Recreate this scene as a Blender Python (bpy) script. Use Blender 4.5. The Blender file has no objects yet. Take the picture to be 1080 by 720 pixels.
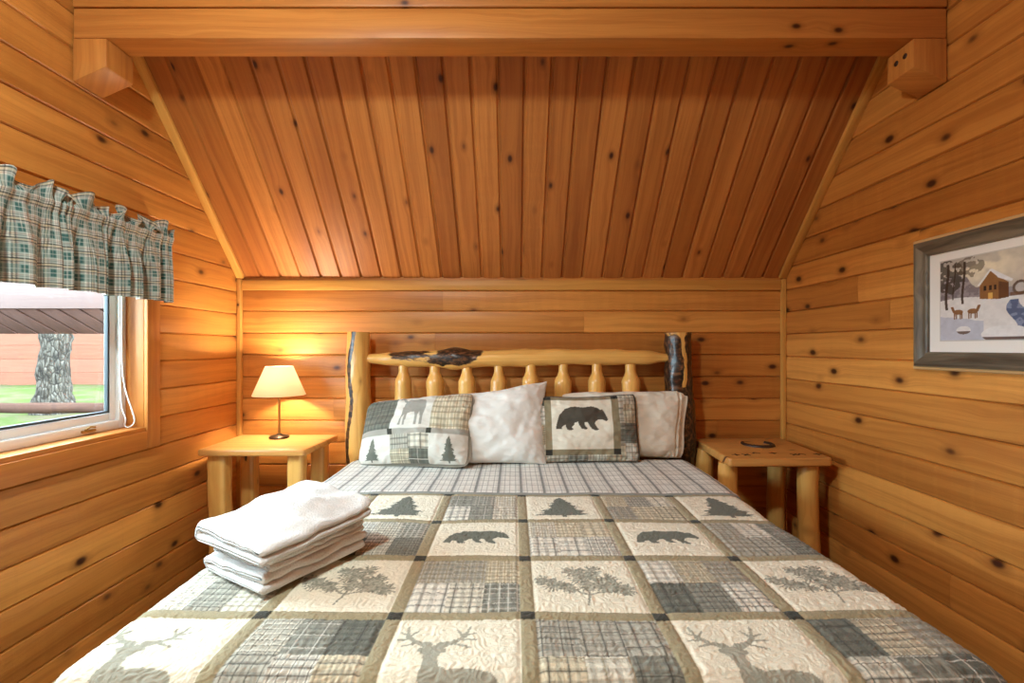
import bpy, bmesh, math, random
import numpy as np
from mathutils import Vector
rng = np.random.default_rng(7)
random.seed(7)
C = bpy.context.scene.collection

# ------------------------------------------------------------------ camera
F, XH, YH, CZ = 510.0, 542.0, 366.0, 1.36
WL, WR, WB = -1.763, 1.732, 3.10            # left wall, right wall, back wall
KNEE = 1.798; SL = 1.06                      # knee-wall height, rise per run of the sloped ceiling
TOPZ = 3.25; REAR = -2.0
def P(px, py, d): return ((px-XH)*d/F, d, CZ-(py-YH)*d/F)
def PZ(px, py, z):                           # pixel on a horizontal plane
    d = (CZ-z)*F/(py-YH); return ((px-XH)*d/F, d, z)
cam_d = bpy.data.cameras.new('camera'); cam = bpy.data.objects.new('camera', cam_d); C.objects.link(cam)
cam.location = (0, 0, CZ); cam.rotation_euler = (math.pi/2, 0, 0)
cam_d.sensor_width = 36; cam_d.lens = F/1080*36
cam_d.shift_x = -(XH-540)/1080; cam_d.shift_y = (YH-360)/1080
cam_d.clip_start = .02
bpy.context.scene.camera = cam

# ------------------------------------------------------------------ helpers
def lin(r, g, b):
    f = lambda c: (c/255/12.92 if c/255 <= .04045 else ((c/255+.055)/1.055)**2.4)
    return (f(r), f(g), f(b))
WLOC = {}
def tag(o, label=None, cat=None, group=None, kind=None):
    if label: o['label'] = label
    if cat: o['category'] = cat
    if group: o['group'] = group
    if kind: o['kind'] = kind
    return o
def empty(name, loc, **k):
    o = bpy.data.objects.new(name, None); C.objects.link(o); o.location = loc; o.empty_display_size = .1
    WLOC[o.name] = np.array(loc, float); return tag(o, **k)
def obj(name, V, Fc, mat, parent=None, smooth=True, grain=None, col=None, bark=None, origin=None, **k):
    V = np.asarray(V, float)
    me = bpy.data.meshes.new(name)
    org = np.array(origin if origin is not None else [(V[:,0].min()+V[:,0].max())/2, (V[:,1].min()+V[:,1].max())/2, V[:,2].min()], float)
    L = V-org
    if isinstance(Fc, np.ndarray):
        n, kk = Fc.shape
        me.vertices.add(len(L)); me.vertices.foreach_set('co', L.ravel().astype(np.float32))
        me.loops.add(n*kk); me.loops.foreach_set('vertex_index', Fc.ravel().astype(np.int32))
        me.polygons.add(n); me.polygons.foreach_set('loop_start', np.arange(0, n*kk, kk, dtype=np.int32))
        me.polygons.foreach_set('loop_total', np.full(n, kk, dtype=np.int32))
        me.update(calc_edges=True); me.validate()
    else:
        me.from_pydata([tuple(v) for v in L], [], [tuple(f) for f in Fc]); me.update()
    if smooth: me.polygons.foreach_set('use_smooth', np.ones(len(me.polygons), bool))
    if grain is not None:
        a = me.attributes.new('grain', 'FLOAT_VECTOR', 'POINT'); a.data.foreach_set('vector', np.asarray(grain, np.float32).ravel())
    if col is not None:
        a = me.attributes.new('Col', 'FLOAT_COLOR', 'POINT')
        c4 = np.ones((len(V), 4), np.float32); c4[:, :3] = col; a.data.foreach_set('color', c4.ravel())
    if bark is not None:
        a = me.attributes.new('bark', 'FLOAT', 'POINT'); a.data.foreach_set('value', np.asarray(bark, np.float32))
    me.materials.append(mat)
    o = bpy.data.objects.new(name, me); C.objects.link(o)
    if parent is not None:
        o.parent = parent; o.location = org-WLOC[parent.name]
    else: o.location = org
    WLOC[o.name] = org
    return tag(o, **k)
def sharp(o, ang=35):
    me = o.data; bm = bmesh.new(); bm.from_mesh(me)
    for e in bm.edges:
        if len(e.link_faces) == 2 and e.calc_face_angle(0) > math.radians(ang): e.smooth = False
    bm.to_mesh(me); bm.free()
class MB:
    def __init__(s): s.V = []; s.F = []; s.G = []
    def add(s, V, Fc, G=None):
        b = len(s.V); s.V += [tuple(v) for v in V]; s.F += [tuple(i+b for i in f) for f in Fc]
        s.G += [tuple(g) for g in (G if G is not None else np.zeros((len(V), 3)))]
    def build(s, name, mat, parent=None, **k):
        return obj(name, s.V, s.F, mat, parent, grain=s.G, **k)
def hexa(P8, bevel=0.0, seg=2):
    """8 corners (bottom 4 ccw, top 4 ccw) -> bevelled verts, faces"""
    bm = bmesh.new(); vs = [bm.verts.new(p) for p in P8]
    for f in ((3,2,1,0),(4,5,6,7),(0,1,5,4),(1,2,6,5),(2,3,7,6),(3,0,4,7)): bm.faces.new([vs[i] for i in f])
    if bevel > 0: bmesh.ops.bevel(bm, geom=bm.edges[:], offset=bevel, segments=seg, affect='EDGES', profile=.5)
    bm.verts.index_update(); V = np.array([v.co[:] for v in bm.verts]); Fc = [[v.index for v in f.verts] for f in bm.faces]
    bm.free(); return V, Fc
def box8(lo, hi):
    (a,b,c),(d,e,f) = lo, hi
    return [(a,b,c),(d,b,c),(d,e,c),(a,e,c),(a,b,f),(d,b,f),(d,e,f),(a,e,f)]
def ggrain(V, axis, w=None):
    V = np.asarray(V); w = random.random()*10 if w is None else w
    oth = [i for i in range(3) if i != axis]
    return np.stack([V[:,axis]+w*3, V[:,oth[0]]*.9+V[:,oth[1]], np.full(len(V), w)], 1)
def prism(name, P8, mat, parent=None, axis=0, bevel=.004, seg=2, w=None, **k):
    V, Fc = hexa(P8, bevel, seg)
    o = obj(name, V, Fc, mat, parent, grain=ggrain(V, axis, w), **k); sharp(o, 40); return o
def slab(name, lo, hi, mat, parent=None, axis=0, bevel=.004, **k):
    return prism(name, box8(lo, hi), mat, parent, axis, bevel, **k)
# lattice noise
_T = rng.random((64, 64, 8))
def vnoise(x, y, seed=0):
    x = np.asarray(x, float); y = np.asarray(y, float)
    xi = np.floor(x).astype(int); yi = np.floor(y).astype(int); fx = x-xi; fy = y-yi
    fx = fx*fx*(3-2*fx); fy = fy*fy*(3-2*fy); T = _T[:, :, seed % 8]; o = seed*13
    g = lambda a, b: T[(a+o) % 64, (b+o*3) % 64]
    return (g(xi,yi)*(1-fx)+g(xi+1,yi)*fx)*(1-fy)+(g(xi,yi+1)*(1-fx)+g(xi+1,yi+1)*fx)*fy-.5
def fbm(x, y, seed=0, oct=3):
    return sum(vnoise(x*2**i, y*2**i, seed+i)*.5**i for i in range(oct))
def sstep(a, b, x): t = np.clip((x-a)/(b-a), 0, 1); return t*t*(3-2*t)
def gridf(nu, nv, closed_u=False):
    i, j = np.meshgrid(np.arange(nu if closed_u else nu-1), np.arange(nv-1), indexing='ij')
    i2 = (i+1) % nu
    return np.stack([i*nv+j, i2*nv+j, i2*nv+j+1, i*nv+j+1], -1).reshape(-1, 4)
def tube_geo(path, rad, n=16, noise=0., nsc=8., seed=0, cap=True):
    """path (m,3), rad (m,) -> rings with end caps; returns V, F(list), u along, ang"""
    path = np.asarray(path, float); m = len(path); rad = np.broadcast_to(rad, (m,)).astype(float)
    T = np.gradient(path, axis=0); T /= np.maximum(np.linalg.norm(T, axis=1)[:, None], 1e-9)
    ref = np.array([0, 0, 1.]) if abs(T[0] @ np.array([0, 0, 1.])) < .9 else np.array([0, 1., 0])
    N = []; a = np.cross(T[0], ref); a /= np.linalg.norm(a)
    for t in T:
        a = a-t*(a @ t); a /= np.linalg.norm(a); N.append(a)
    N = np.array(N); B = np.cross(T, N)
    s = np.concatenate([[0], np.cumsum(np.linalg.norm(np.diff(path, axis=0), axis=1))])
    th = np.linspace(0, 2*np.pi, n, endpoint=False)
    R = rad[:, None]*np.ones(n)
    if noise: R = R*(1+noise*2*fbm(s[:, None]*nsc+seed*3.1, 2+np.cos(th)[None]*1.3+seed, seed)+noise*2*fbm(s[:, None]*nsc*1.3, 5+np.sin(th)[None]*1.3, seed+2))
    V = path[:, None]+R[..., None]*(np.cos(th)[None, :, None]*N[:, None]+np.sin(th)[None, :, None]*B[:, None])
    V = V.reshape(-1, 3); Fc = []
    for i in range(m-1):
        for j in range(n):
            k = (j+1) % n; Fc.append((i*n+j, i*n+k, (i+1)*n+k, (i+1)*n+j))
    U = np.repeat(s, n); TH = np.tile(th, m); RR = np.repeat(rad, n)
    if cap:
        V = np.vstack([V, path[0], path[-1]]); c0, c1 = len(V)-2, len(V)-1
        for j in range(n):
            k = (j+1) % n; Fc.append((c0, k, j)); Fc.append((c1, (m-1)*n+j, (m-1)*n+k))
        U = np.append(U, [0, s[-1]]); TH = np.append(TH, [0, 0]); RR = np.append(RR, [0, 0])
    return V, Fc, U, TH, RR
def tube(name, path, rad, mat, parent=None, n=16, noise=0., nsc=8., seed=0, barkf=None, capsharp=True, **k):
    V, Fc, U, TH, RR = tube_geo(path, rad, n, noise, nsc, seed)
    w = random.random()*10
    # grain across = angle folded so there is no seam
    G = np.stack([U+w*3, .05*np.cos(TH)+.08*np.sin(TH), np.full(len(V), w)], 1)
    bk = barkf(V, U, TH) if barkf else np.zeros(len(V))
    o = obj(name, V, Fc, mat, parent, grain=G, bark=bk, **k)
    if capsharp: sharp(o, 50)
    return o
def line(p, q, m): t = np.linspace(0, 1, m)[:, None]; return np.array(p)*(1-t)+np.array(q)*t
def lathe(name, prof, loc, mat, parent=None, n=40, **k):
    prof = np.array(prof, float); m = len(prof); th = np.linspace(0, 2*np.pi, n, endpoint=False)
    V = np.stack([prof[:, 0][None]*np.cos(th)[:, None], prof[:, 0][None]*np.sin(th)[:, None], np.broadcast_to(prof[:, 1], (n, m))], -1).reshape(-1, 3)+np.array(loc)
    o = obj(name, V, gridf(n, m, True), mat, parent, origin=loc, **k); sharp(o, 40); return o

# ------------------------------------------------------------------ materials
def newmat(name):
    m = bpy.data.materials.new(name); m.use_nodes = True; nt = m.node_tree
    return m, nt, nt.nodes['Principled BSDF']
def N(nt, t, **k):
    n = nt.nodes.new(t)
    for a, b in k.items(): setattr(n, a, b)
    return n
def mth(nt, op, a, b=None, c=None, clamp=False):
    n = N(nt, 'ShaderNodeMath', operation=op, use_clamp=clamp)
    for i, v in enumerate((a, b, c)):
        if v is None: continue
        if isinstance(v, (int, float)): n.inputs[i].default_value = v
        else: nt.links.new(v, n.inputs[i])
    return n.outputs[0]
def mixc(nt, fac, a, b, blend='MIX'):
    n = N(nt, 'ShaderNodeMix', data_type='RGBA', blend_type=blend)
    for s, v in ((n.inputs[0], fac), (n.inputs[6], a), (n.inputs[7], b)):
        if isinstance(v, (int, float)): s.default_value = v
        elif isinstance(v, tuple): s.default_value = (*v[:3], 1)
        else: nt.links.new(v, s)
    return n.outputs[2]
def comb(nt, x, y, z):
    n = N(nt, 'ShaderNodeCombineXYZ')
    for i, v in enumerate((x, y, z)):
        if isinstance(v, (int, float)): n.inputs[i].default_value = v
        else: nt.links.new(v, n.inputs[i])
    return n.outputs[0]
def noise(nt, vec, scale, detail=2, rough=.5):
    n = N(nt, 'ShaderNodeTexNoise'); nt.links.new(vec, n.inputs['Vector'])
    n.inputs['Scale'].default_value = scale; n.inputs['Detail'].default_value = detail; n.inputs['Roughness'].default_value = rough
    return n.outputs['Fac']
def mapr(nt, v, a, b, c, d):
    n = N(nt, 'ShaderNodeMapRange', interpolation_type='SMOOTHSTEP'); nt.links.new(v, n.inputs[0])
    for i, x in enumerate((a, b, c, d)): n.inputs[i+1].default_value = x
    return n.outputs[0]
def wood(name, light, dark, knotc, vary=.25, knot=.5, rough=.42, graincon=.6, bark=False, bump=.25, spec=.35, bandfreq=1.0):
    m, nt, b = newmat(name)
    at = N(nt, 'ShaderNodeAttribute', attribute_name='grain'); sp = N(nt, 'ShaderNodeSeparateXYZ'); nt.links.new(at.outputs['Vector'], sp.inputs[0])
    u, v, w = sp.outputs
    w10 = mth(nt, 'MULTIPLY', w, 13.7)
    kv = comb(nt, mth(nt, 'MULTIPLY', u, 4.2), mth(nt, 'MULTIPLY', v, 7.0), w10)
    vo = N(nt, 'ShaderNodeTexVoronoi'); nt.links.new(kv, vo.inputs['Vector']); vo.inputs['Scale'].default_value = 1.0
    dist = vo.outputs['Distance']
    halo = mapr(nt, dist, .10, .42, 1, 0)
    lowv = comb(nt, mth(nt, 'MULTIPLY', u, 1.6), mth(nt, 'MULTIPLY', v, 6.0), w10)
    low = noise(nt, lowv, 1.0, 2)
    vd = mth(nt, 'ADD', v, mth(nt, 'MULTIPLY', mth(nt, 'SUBTRACT', low, .5), .06))
    vd = mth(nt, 'ADD', vd, mth(nt, 'MULTIPLY', halo, .012))
    g1 = noise(nt, comb(nt, mth(nt, 'MULTIPLY', u, .9), mth(nt, 'MULTIPLY', vd, 34*bandfreq), w10), 1.0, 3, .55)
    g2 = noise(nt, comb(nt, mth(nt, 'MULTIPLY', u, 5), mth(nt, 'MULTIPLY', vd, 190*bandfreq), w10), 1.0, 2, .6)
    gg = mth(nt, 'ADD', mth(nt, 'MULTIPLY', g1, .75), mth(nt, 'MULTIPLY', g2, .25))
    gf = mapr(nt, gg, .36, .68, 0, graincon)
    col = mixc(nt, gf, light, dark)
    # broad blotches along the board
    bl = noise(nt, comb(nt, mth(nt, 'MULTIPLY', u, 1.1), mth(nt, 'MULTIPLY', v, 4), mth(nt, 'ADD', w10, 50)), 1.0, 1)
    wn = N(nt, 'ShaderNodeTexWhiteNoise', noise_dimensions='1D'); nt.links.new(w, wn.inputs['W'])
    tone = mth(nt, 'ADD', mth(nt, 'MULTIPLY', wn.outputs['Value'], vary), mth(nt, 'MULTIPLY', bl, vary*1.1))
    tone = mth(nt, 'SUBTRACT', 1+vary*.92, tone)
    col = mixc(nt, 1.0, col, comb(nt, tone, mth(nt, 'POWER', tone, 1.4), mth(nt, 'POWER', tone, 1.8)), 'MULTIPLY')
    kn = mapr(nt, dist, .055*knot*2, .16*knot*2, 1, 0)
    kr = mapr(nt, dist, .10*knot*2, .30*knot*2, .45, 0)
    col = mixc(nt, kr, col, tuple(.5*(a+c) for a, c in zip(dark, knotc)))
    col = mixc(nt, kn, col, knotc)
    if bark:
        ab = N(nt, 'ShaderNodeAttribute', attribute_name='bark')
        bn = noise(nt, comb(nt, mth(nt, 'MULTIPLY', u, 11), mth(nt, 'MULTIPLY', v, 30), w10), 1.0, 4, .65)
        bf = mapr(nt, mth(nt, 'ADD', ab.outputs['Fac'], mth(nt, 'MULTIPLY', mth(nt, 'SUBTRACT', bn, .5), 1.3)), .42, .58, 0, 1)
        bn2 = noise(nt, comb(nt, mth(nt, 'MULTIPLY', u, 40), mth(nt, 'MULTIPLY', v, 70), w10), 1.0, 3, .6)
        bc = mixc(nt, mapr(nt, bn2, .42, .72, 0, 1), lin(34, 22, 15), lin(120, 78, 48))
        col = mixc(nt, bf, col, bc)
        hgt = mth(nt, 'SUBTRACT', gg, mth(nt, 'MULTIPLY', bf, mth(nt, 'ADD', bn2, .6)))
    else: hgt = gg
    nt.links.new(col, b.inputs['Base Color'])
    bp = N(nt, 'ShaderNodeBump'); bp.inputs['Strength'].default_value = bump; bp.inputs['Distance'].default_value = .004
    nt.links.new(hgt, bp.inputs['Height']); nt.links.new(bp.outputs[0], b.inputs['Normal'])
    b.inputs['Roughness'].default_value = rough; b.inputs['Specular IOR Level'].default_value = spec
    return m
def plain(name, c, rough=.5, metal=0., spec=.5, bump=0., bscale=200, var=0.):
    m, nt, b = newmat(name); b.inputs['Roughness'].default_value = rough; b.inputs['Metallic'].default_value = metal
    b.inputs['Specular IOR Level'].default_value = spec
    tc = N(nt, 'ShaderNodeTexCoord')
    n = noise(nt, tc.outputs['Object'], bscale, 3)
    nt.links.new(mixc(nt, n, tuple(x*(1-var) for x in c), tuple(min(1, x*(1+var)) for x in c)), b.inputs['Base Color'])
    if bump:
        bp = N(nt, 'ShaderNodeBump'); bp.inputs['Strength'].default_value = bump; bp.inputs['Distance'].default_value = .003
        nt.links.new(n, bp.inputs['Height']); nt.links.new(bp.outputs[0], b.inputs['Normal'])
    return m
def cloth(name, base=None, bump=.3, bscale=900, weave=True, dist=.001, sheen=.15):
    m, nt, b = newmat(name); b.inputs['Roughness'].default_value = .92; b.inputs['Specular IOR Level'].default_value = .1
    b.inputs['Sheen Weight'].default_value = sheen
    tc = N(nt, 'ShaderNodeTexCoord'); n = noise(nt, tc.outputs['Object'], bscale, 3, .6)
    if base is None:
        at = N(nt, 'ShaderNodeAttribute', attribute_name='Col'); src = at.outputs['Color']
    else: src = base
    nt.links.new(mixc(nt, mth(nt, 'MULTIPLY', n, .22), src, (0, 0, 0)), b.inputs['Base Color'])
    bp = N(nt, 'ShaderNodeBump'); bp.inputs['Strength'].default_value = bump; bp.inputs['Distance'].default_value = dist
    nt.links.new(n, bp.inputs['Height']); nt.links.new(bp.outputs[0], b.inputs['Normal'])
    return m
PINE_L, PINE_D, KNOT = lin(207, 139, 65), lin(164, 96, 39), lin(66, 30, 12)
M = {}
M['wall'] = wood('stained pine siding', PINE_L, PINE_D, KNOT, vary=.40, knot=.48, rough=.42)
M['ceil'] = wood('tongue and groove pine', lin(192,122,58), lin(148,81,34), KNOT, vary=.36, knot=.36, rough=.48)
M['beam'] = wood('pine timber', lin(202,135,65), lin(164,96,40), KNOT, vary=.16, knot=.34, rough=.45)
M['trim'] = wood('pine trim', lin(216,160,80), lin(188,124,54), KNOT, vary=.12, knot=.2, rough=.45)
M['case'] = wood('window casing pine', lin(194,122,54), lin(166,92,36), KNOT, vary=.12, knot=.2, rough=.4)
M['log'] = wood('peeled varnished log', lin(228,174,94), lin(192,126,56), lin(96,50,22), vary=.14, knot=.3, rough=.3, bark=True, bump=.35, spec=.5)
M['stand'] = wood('varnished pine slab', lin(214,158,88), lin(184,114,52), lin(90,48,22), vary=.15, knot=.32, rough=.3, spec=.5)
M['burn'] = plain('burnt brand mark', lin(52,30,18), .5, var=.2)
M['floor'] = wood('floor boards', lin(104,66,38), lin(74,44,24), KNOT, vary=.2, knot=.25)
M['quilt'] = cloth('printed quilt cotton', None, bump=.5, bscale=260, dist=.004)
M['print'] = cloth('printed cotton', None, bump=.3, bscale=700)
M['white'] = cloth('white cotton', lin(240,236,228), bump=.2, bscale=500)
M['cream'] = cloth('cream cotton', lin(236,226,208), bump=.2, bscale=500)
M['terry'] = cloth('white terry towelling', lin(246,244,240), bump=.8, bscale=190, dist=.008, sheen=.3)
M['vinyl'] = plain('white vinyl', lin(232,232,230), .35, var=.02)
M['gasket'] = plain('dark rubber gasket', lin(44,50,54), .6)
M['brass'] = plain('aged brass', lin(176,140,86), .3, 1.0, var=.1)
M['dkmetal'] = plain('dark bronze', lin(70,52,38), .4, .8, var=.15)
M['mat'] = plain('white mat board', lin(236,232,226), .8, var=.02)
M['art'] = cloth('painted print', None, bump=.05)
M['cord'] = plain('white cord', lin(235,230,222), .7)

# ------------------------------------------------------------------ boarded surfaces
def boards(name, org, ud, vd, nd, U0, U1, V0, V1, pitch, phase, mat, prof, holes=(), jointlen=None, wob=.0012, clip=None, jgap=.0015, seed=0, **k):
    """boards run along ud and stack along vd; nd points into the room. prof: list of (t, depth)"""
    R = random.Random(seed+11); mb = MB(); org, ud, vd, nd = map(np.array, (org, ud, vd, nd))
    cuts = sorted({z for h in holes for z in (h[2], h[3])})
    v = V0-((V0-phase) % pitch) if True else V0
    pt = np.array([p[0] for p in prof]); pd = np.array([p[1] for p in prof])
    while v < V1-1e-6:
        lo, hi = max(v, V0), min(v+pitch, V1)
        bands = [lo]+[c for c in cuts if lo+1e-5 < c < hi-1e-5]+[hi]
        joints = []
        if jointlen:
            x = U0+R.uniform(.2, 1)*jointlen
            while x < U1-.3: joints.append(x); x += jointlen*R.uniform(.6, 1.3)
        ws = [R.random()*10 for _ in range(len(joints)+1)]
        ph = R.random()*50
        for b0, b1 in zip(bands[:-1], bands[1:]):
            ivs = [(U0, U1)]
            for h in holes:
                if b0 >= h[2]-1e-5 and b1 <= h[3]+1e-5:
                    nv = []
                    for a, c in ivs:
                        if h[1] <= a or h[0] >= c: nv.append((a, c)); continue
                        if h[0] > a: nv.append((a, h[0]))
                        if h[1] < c: nv.append((h[1], c))
                    ivs = nv
            t0, t1 = (b0-v)/pitch, (b1-v)/pitch
            ts = np.unique(np.concatenate([[t0, t1], pt[(pt > t0) & (pt < t1)]])); ds = np.interp(ts, pt, pd)
            for a, c in ivs:
                js = [a]+[j for j in joints if a+.02 < j < c-.02]+[c]
                for i, (s, e) in enumerate(zip(js[:-1], js[1:])):
                    idx = sum(1 for j in joints if j <= s+1e-6); w = ws[idx]
                    s2 = s+(jgap if i else 0)
                    n = max(2, int((e-s2)/.15)+1); us = np.linspace(s2, e, n)
                    off = wob*2*fbm(us*2.2+ph, us*0+ph, seed)
                    dep = ds[None]+0*us[:, None]+wob*1.0*fbm(us*1.3+ph*2, us*0, seed+3)[:, None]*((ts > 0) & (ts < 1))[None]
                    vv = v+ts[None]*pitch+off[:, None]*((ts > 0) & (ts < 1))[None]
                    Vt = org+us[:, None, None]*ud+vv[..., None]*vd+dep[..., None]*nd
                    G = np.stack([np.broadcast_to(us[:, None], vv.shape), np.broadcast_to(ts[None]*pitch, vv.shape), np.full(vv.shape, w)], -1)
                    q = gridf(n, len(ts))
                    # orientation so normals face nd
                    if np.dot(np.cross(ud, vd), nd) < 0: q = q[:, ::-1]
                    mb.add(Vt.reshape(-1, 3), q, G.reshape(-1, 3))
        v += pitch
    zs_ = [V0]+[c for c in cuts if V0 < c < V1]+[V1]        # sheathing behind the boards
    for b0, b1 in zip(zs_[:-1], zs_[1:]):
        ivs = [(U0, U1)]
        for h in holes:
            if b0 >= h[2]-1e-5 and b1 <= h[3]+1e-5: ivs = [(U0, h[0]), (h[1], U1)]
        for a, c in ivs:
            q = [org+a*ud+b0*vd-.02*nd, org+c*ud+b0*vd-.02*nd, org+c*ud+b1*vd-.02*nd, org+a*ud+b1*vd-.02*nd]
            mb.add(q, [(0,1,2,3)] if np.dot(np.cross(ud, vd), nd) > 0 else [(3,2,1,0)])
    o = mb.build(name, mat, smooth=True, **k); sharp(o, 25)
    if clip:
        me = o.data; bm = bmesh.new(); bm.from_mesh(me)
        for co, no in clip:
            co = Vector(co)-o.location
            g = bm.verts[:]+bm.edges[:]+bm.faces[:]
            bmesh.ops.bisect_plane(bm, geom=g, plane_co=co, plane_no=no, clear_outer=True)
        bm.to_mesh(me); bm.free()
    return o
LOGP = [(0, -.011), (.014, -.005), (.045, .0), (.3, .003), (.55, .004), (.8, .003), (.955, -.001), (.986, -.006), (1, -.011)]
PIT = 23.1*WB/F
PH0 = Z0 = CZ-(327.8-YH)*WB/F                     # a seam height seen on the back wall
ST = dict(kind='structure')
yc = WB-(TOPZ-KNEE)/SL                             # where the slope meets the flat ceiling
sn = Vector((0, SL, 1)).normalized()               # outward normal of the slope (up / back)
clip = [((0, WB, KNEE+.045), sn)]
# window opening on the left wall
def LW(px, X): return X*F/(XH-px)                  # depth of a pixel column on plane x=-X
WX = -WL-.006
WY1 = LW(151, WX); WY0 = 1.02; WZ0 = 1.36-.366*1.033; WZ1 = 1.86
boards('wall_back', (0, WB, 0), (1,0,0), (0,0,1), (0,-1,0), WL-.02, WR+.02, 0, KNEE+.01, PIT, PH0, M['wall'], LOGP, jointlen=2.6, seed=1, **ST)
boards('wall_left', (WL, 0, 0), (0,1,0), (0,0,1), (1,0,0), REAR, WB+.01, 0, TOPZ, PIT, PH0-.02, M['wall'], LOGP,
       holes=[(WY0, WY1, WZ0, WZ1)], jointlen=2.9, clip=clip, seed=2, **ST)
boards('wall_right', (WR, 0, 0), (0,1,0), (0,0,1), (-1,0,0), REAR, WB+.01, 0, TOPZ, PIT, PH0-.01, M['wall'], LOGP, jointlen=3.0, clip=clip, seed=3, **ST)
boards('wall_front', (0, REAR, 0), (1,0,0), (0,0,1), (0,1,0), WL, WR, 0, TOPZ, PIT, PH0, M['wall'], LOGP, jointlen=2.6, seed=4, **ST)
sd = np.array([0, -1, SL]); sd = sd/np.linalg.norm(sd)
nin = np.array([0, -SL, -1]); nin = nin/np.linalg.norm(nin)
TG = [(0, -.013), (.035, -.012), (.085, 0), (.5, .0012), (.915, 0), (.965, -.012), (1, -.013)]
CP = 21.1*WB/F
boards('ceiling', (0, WB, KNEE), sd, (1,0,0), nin, -.03, (TOPZ-KNEE)/sd[2]+.01, WL-.03, WR+.03, CP, WL+.02, M['ceil'], TG, seed=5, wob=.0004, **ST)
boards('ceiling', (0, yc, TOPZ), (0,-1,0), (1,0,0), (0,0,-1), -.03, yc-REAR, WL-.03, WR+.03, CP, WL+.02, M['ceil'], TG, seed=6, wob=.0004, **ST)
boards('floor', (0, 0, 0), (0,1,0), (1,0,0), (0,0,1), REAR, WB, WL, WR, .13, WL, M['floor'], [(0,-.002),(.02,0),(.98,0),(1,-.002)], jointlen=1.4, seed=7, **ST)
# trims: along both ends of the slope, in both back corners, along the top of the back wall
def slopetrim(name, x0, x1):
    L = (TOPZ-KNEE)/sd[2]; a = np.array([0, WB, KNEE])+sd*.02; b = np.array([0, WB, KNEE])+sd*(L-.03)
    t = nin*.028
    P8 = []
    for off in (t, 0*t+nin*.004):
        P8 += [(x0, *(a+off)[1:]), (x1, *(a+off)[1:]), (x1, *(b+off)[1:]), (x0, *(b+off)[1:])]
    V, Fc = hexa(P8, .005, 2); w = random.random()*9
    G = np.stack([V[:,2]*1.4, V[:,0]+V[:,1]*.1, np.full(len(V), w)], 1)
    o = obj(name, V, Fc, M['trim'], grain=G, **ST); sharp(o); return o
slopetrim('trim_1', WL+.004, WL+.05); slopetrim('trim_2', WR-.05, WR-.004)
slab('trim_3', (WL+.004, WB-.036, .02), (WL+.03, WB-.006, KNEE-.005), M['trim'], axis=2, **ST)
slab('trim_4', (WR-.03, WB-.036, .02), (WR-.004, WB-.006, KNEE-.005), M['trim'], axis=2, **ST)
slab('trim_5', (WL+.03, WB-.024, KNEE-.075), (WR-.03, WB-.004, KNEE-.012), M['trim'], axis=0, **ST)
slab('baseboard_left', (WL+.008, REAR+.05, 0), (WL+.024, WB-.05, .09), M['trim'], axis=1, **ST)
slab('baseboard_right', (WR-.024, REAR+.05, 0), (WR-.008, WB-.05, .09), M['trim'], axis=1, **ST)
slab('baseboard_back', (WL+.04, WB-.03, 0), (WR-.04, WB-.008, .09), M['trim'], axis=0, **ST)

# ------------------------------------------------------------------ beams and corbels
BY0, BY1 = 1.925, 2.051; BZ0 = 2.59; BZ1 = CZ+(YH-8.5)*BY0/F
def beam(name, z0, z1, y0, y1, label):
    o = slab(name, (WL+.008, y0, z0), (WR-.008, y1, z1), M['beam'], axis=0, bevel=.006); tag(o, label, 'beam', 'stacked ceiling timbers'); return o
beam('ceiling_beam', BZ0, BZ1, BY0, BY1, 'lower pine timber spanning the room below another, resting on two corbels')
beam('ceiling_beam', BZ1+.004, BZ1+.13, BY0-.004, BY1-.004, 'upper pine timber lying on top of the beam, cut off by the photo edge')
def corbel(x0, x1, side, label):
    # end cut slants: lower at the wall
    zi, zo = CZ+(YH-69)*BY0/F-.005, CZ+(YH-82)*BY0/F-.015
    za, zb = (zo, zi) if side < 0 else (zi, zo)
    y0, y1 = BY0-.002, BY1+.01
    r = empty('timber_corbel', ((x0+x1)/2, (y0+y1)/2, min(za, zb)), label=label, cat='corbel', group='corbels under the beam ends')
    P8 = [(x0,y0,za),(x1,y0,zb),(x1,y1,zb),(x0,y1,za),(x0,y0,BZ0-.001),(x1,y0,BZ0-.001),(x1,y1,BZ0-.001),(x0,y1,BZ0-.001)]
    prism('block', P8, M['beam'], r, axis=2, bevel=.005); return r
cb_l = corbel(WL+.008, WL+.142, -1, 'pine corbel block under the left beam end, without bolt holes')
cb_r = corbel(WR-.142, WR-.008, 1, 'pine corbel block under the right beam end, with two dark bolt holes')
for t in (.32, .68):
    y = BY0+(BY1-BY0)*t; z = BZ0-.05-.012*(t-.5)
    V, Fc, *_ = tube_geo(line((WR-.1435, y, z), (WR-.139, y, z), 2), .011, 14)
    obj('bolt_hole', V, Fc, M['burn'], cb_r, label='dark round bolt hole')

# ------------------------------------------------------------------ window
win = empty('window_1', (WL, (WY0+WY1)/2, WZ0), kind='structure')
XI = WL-.075                                       # inner face of the vinyl frame
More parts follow.
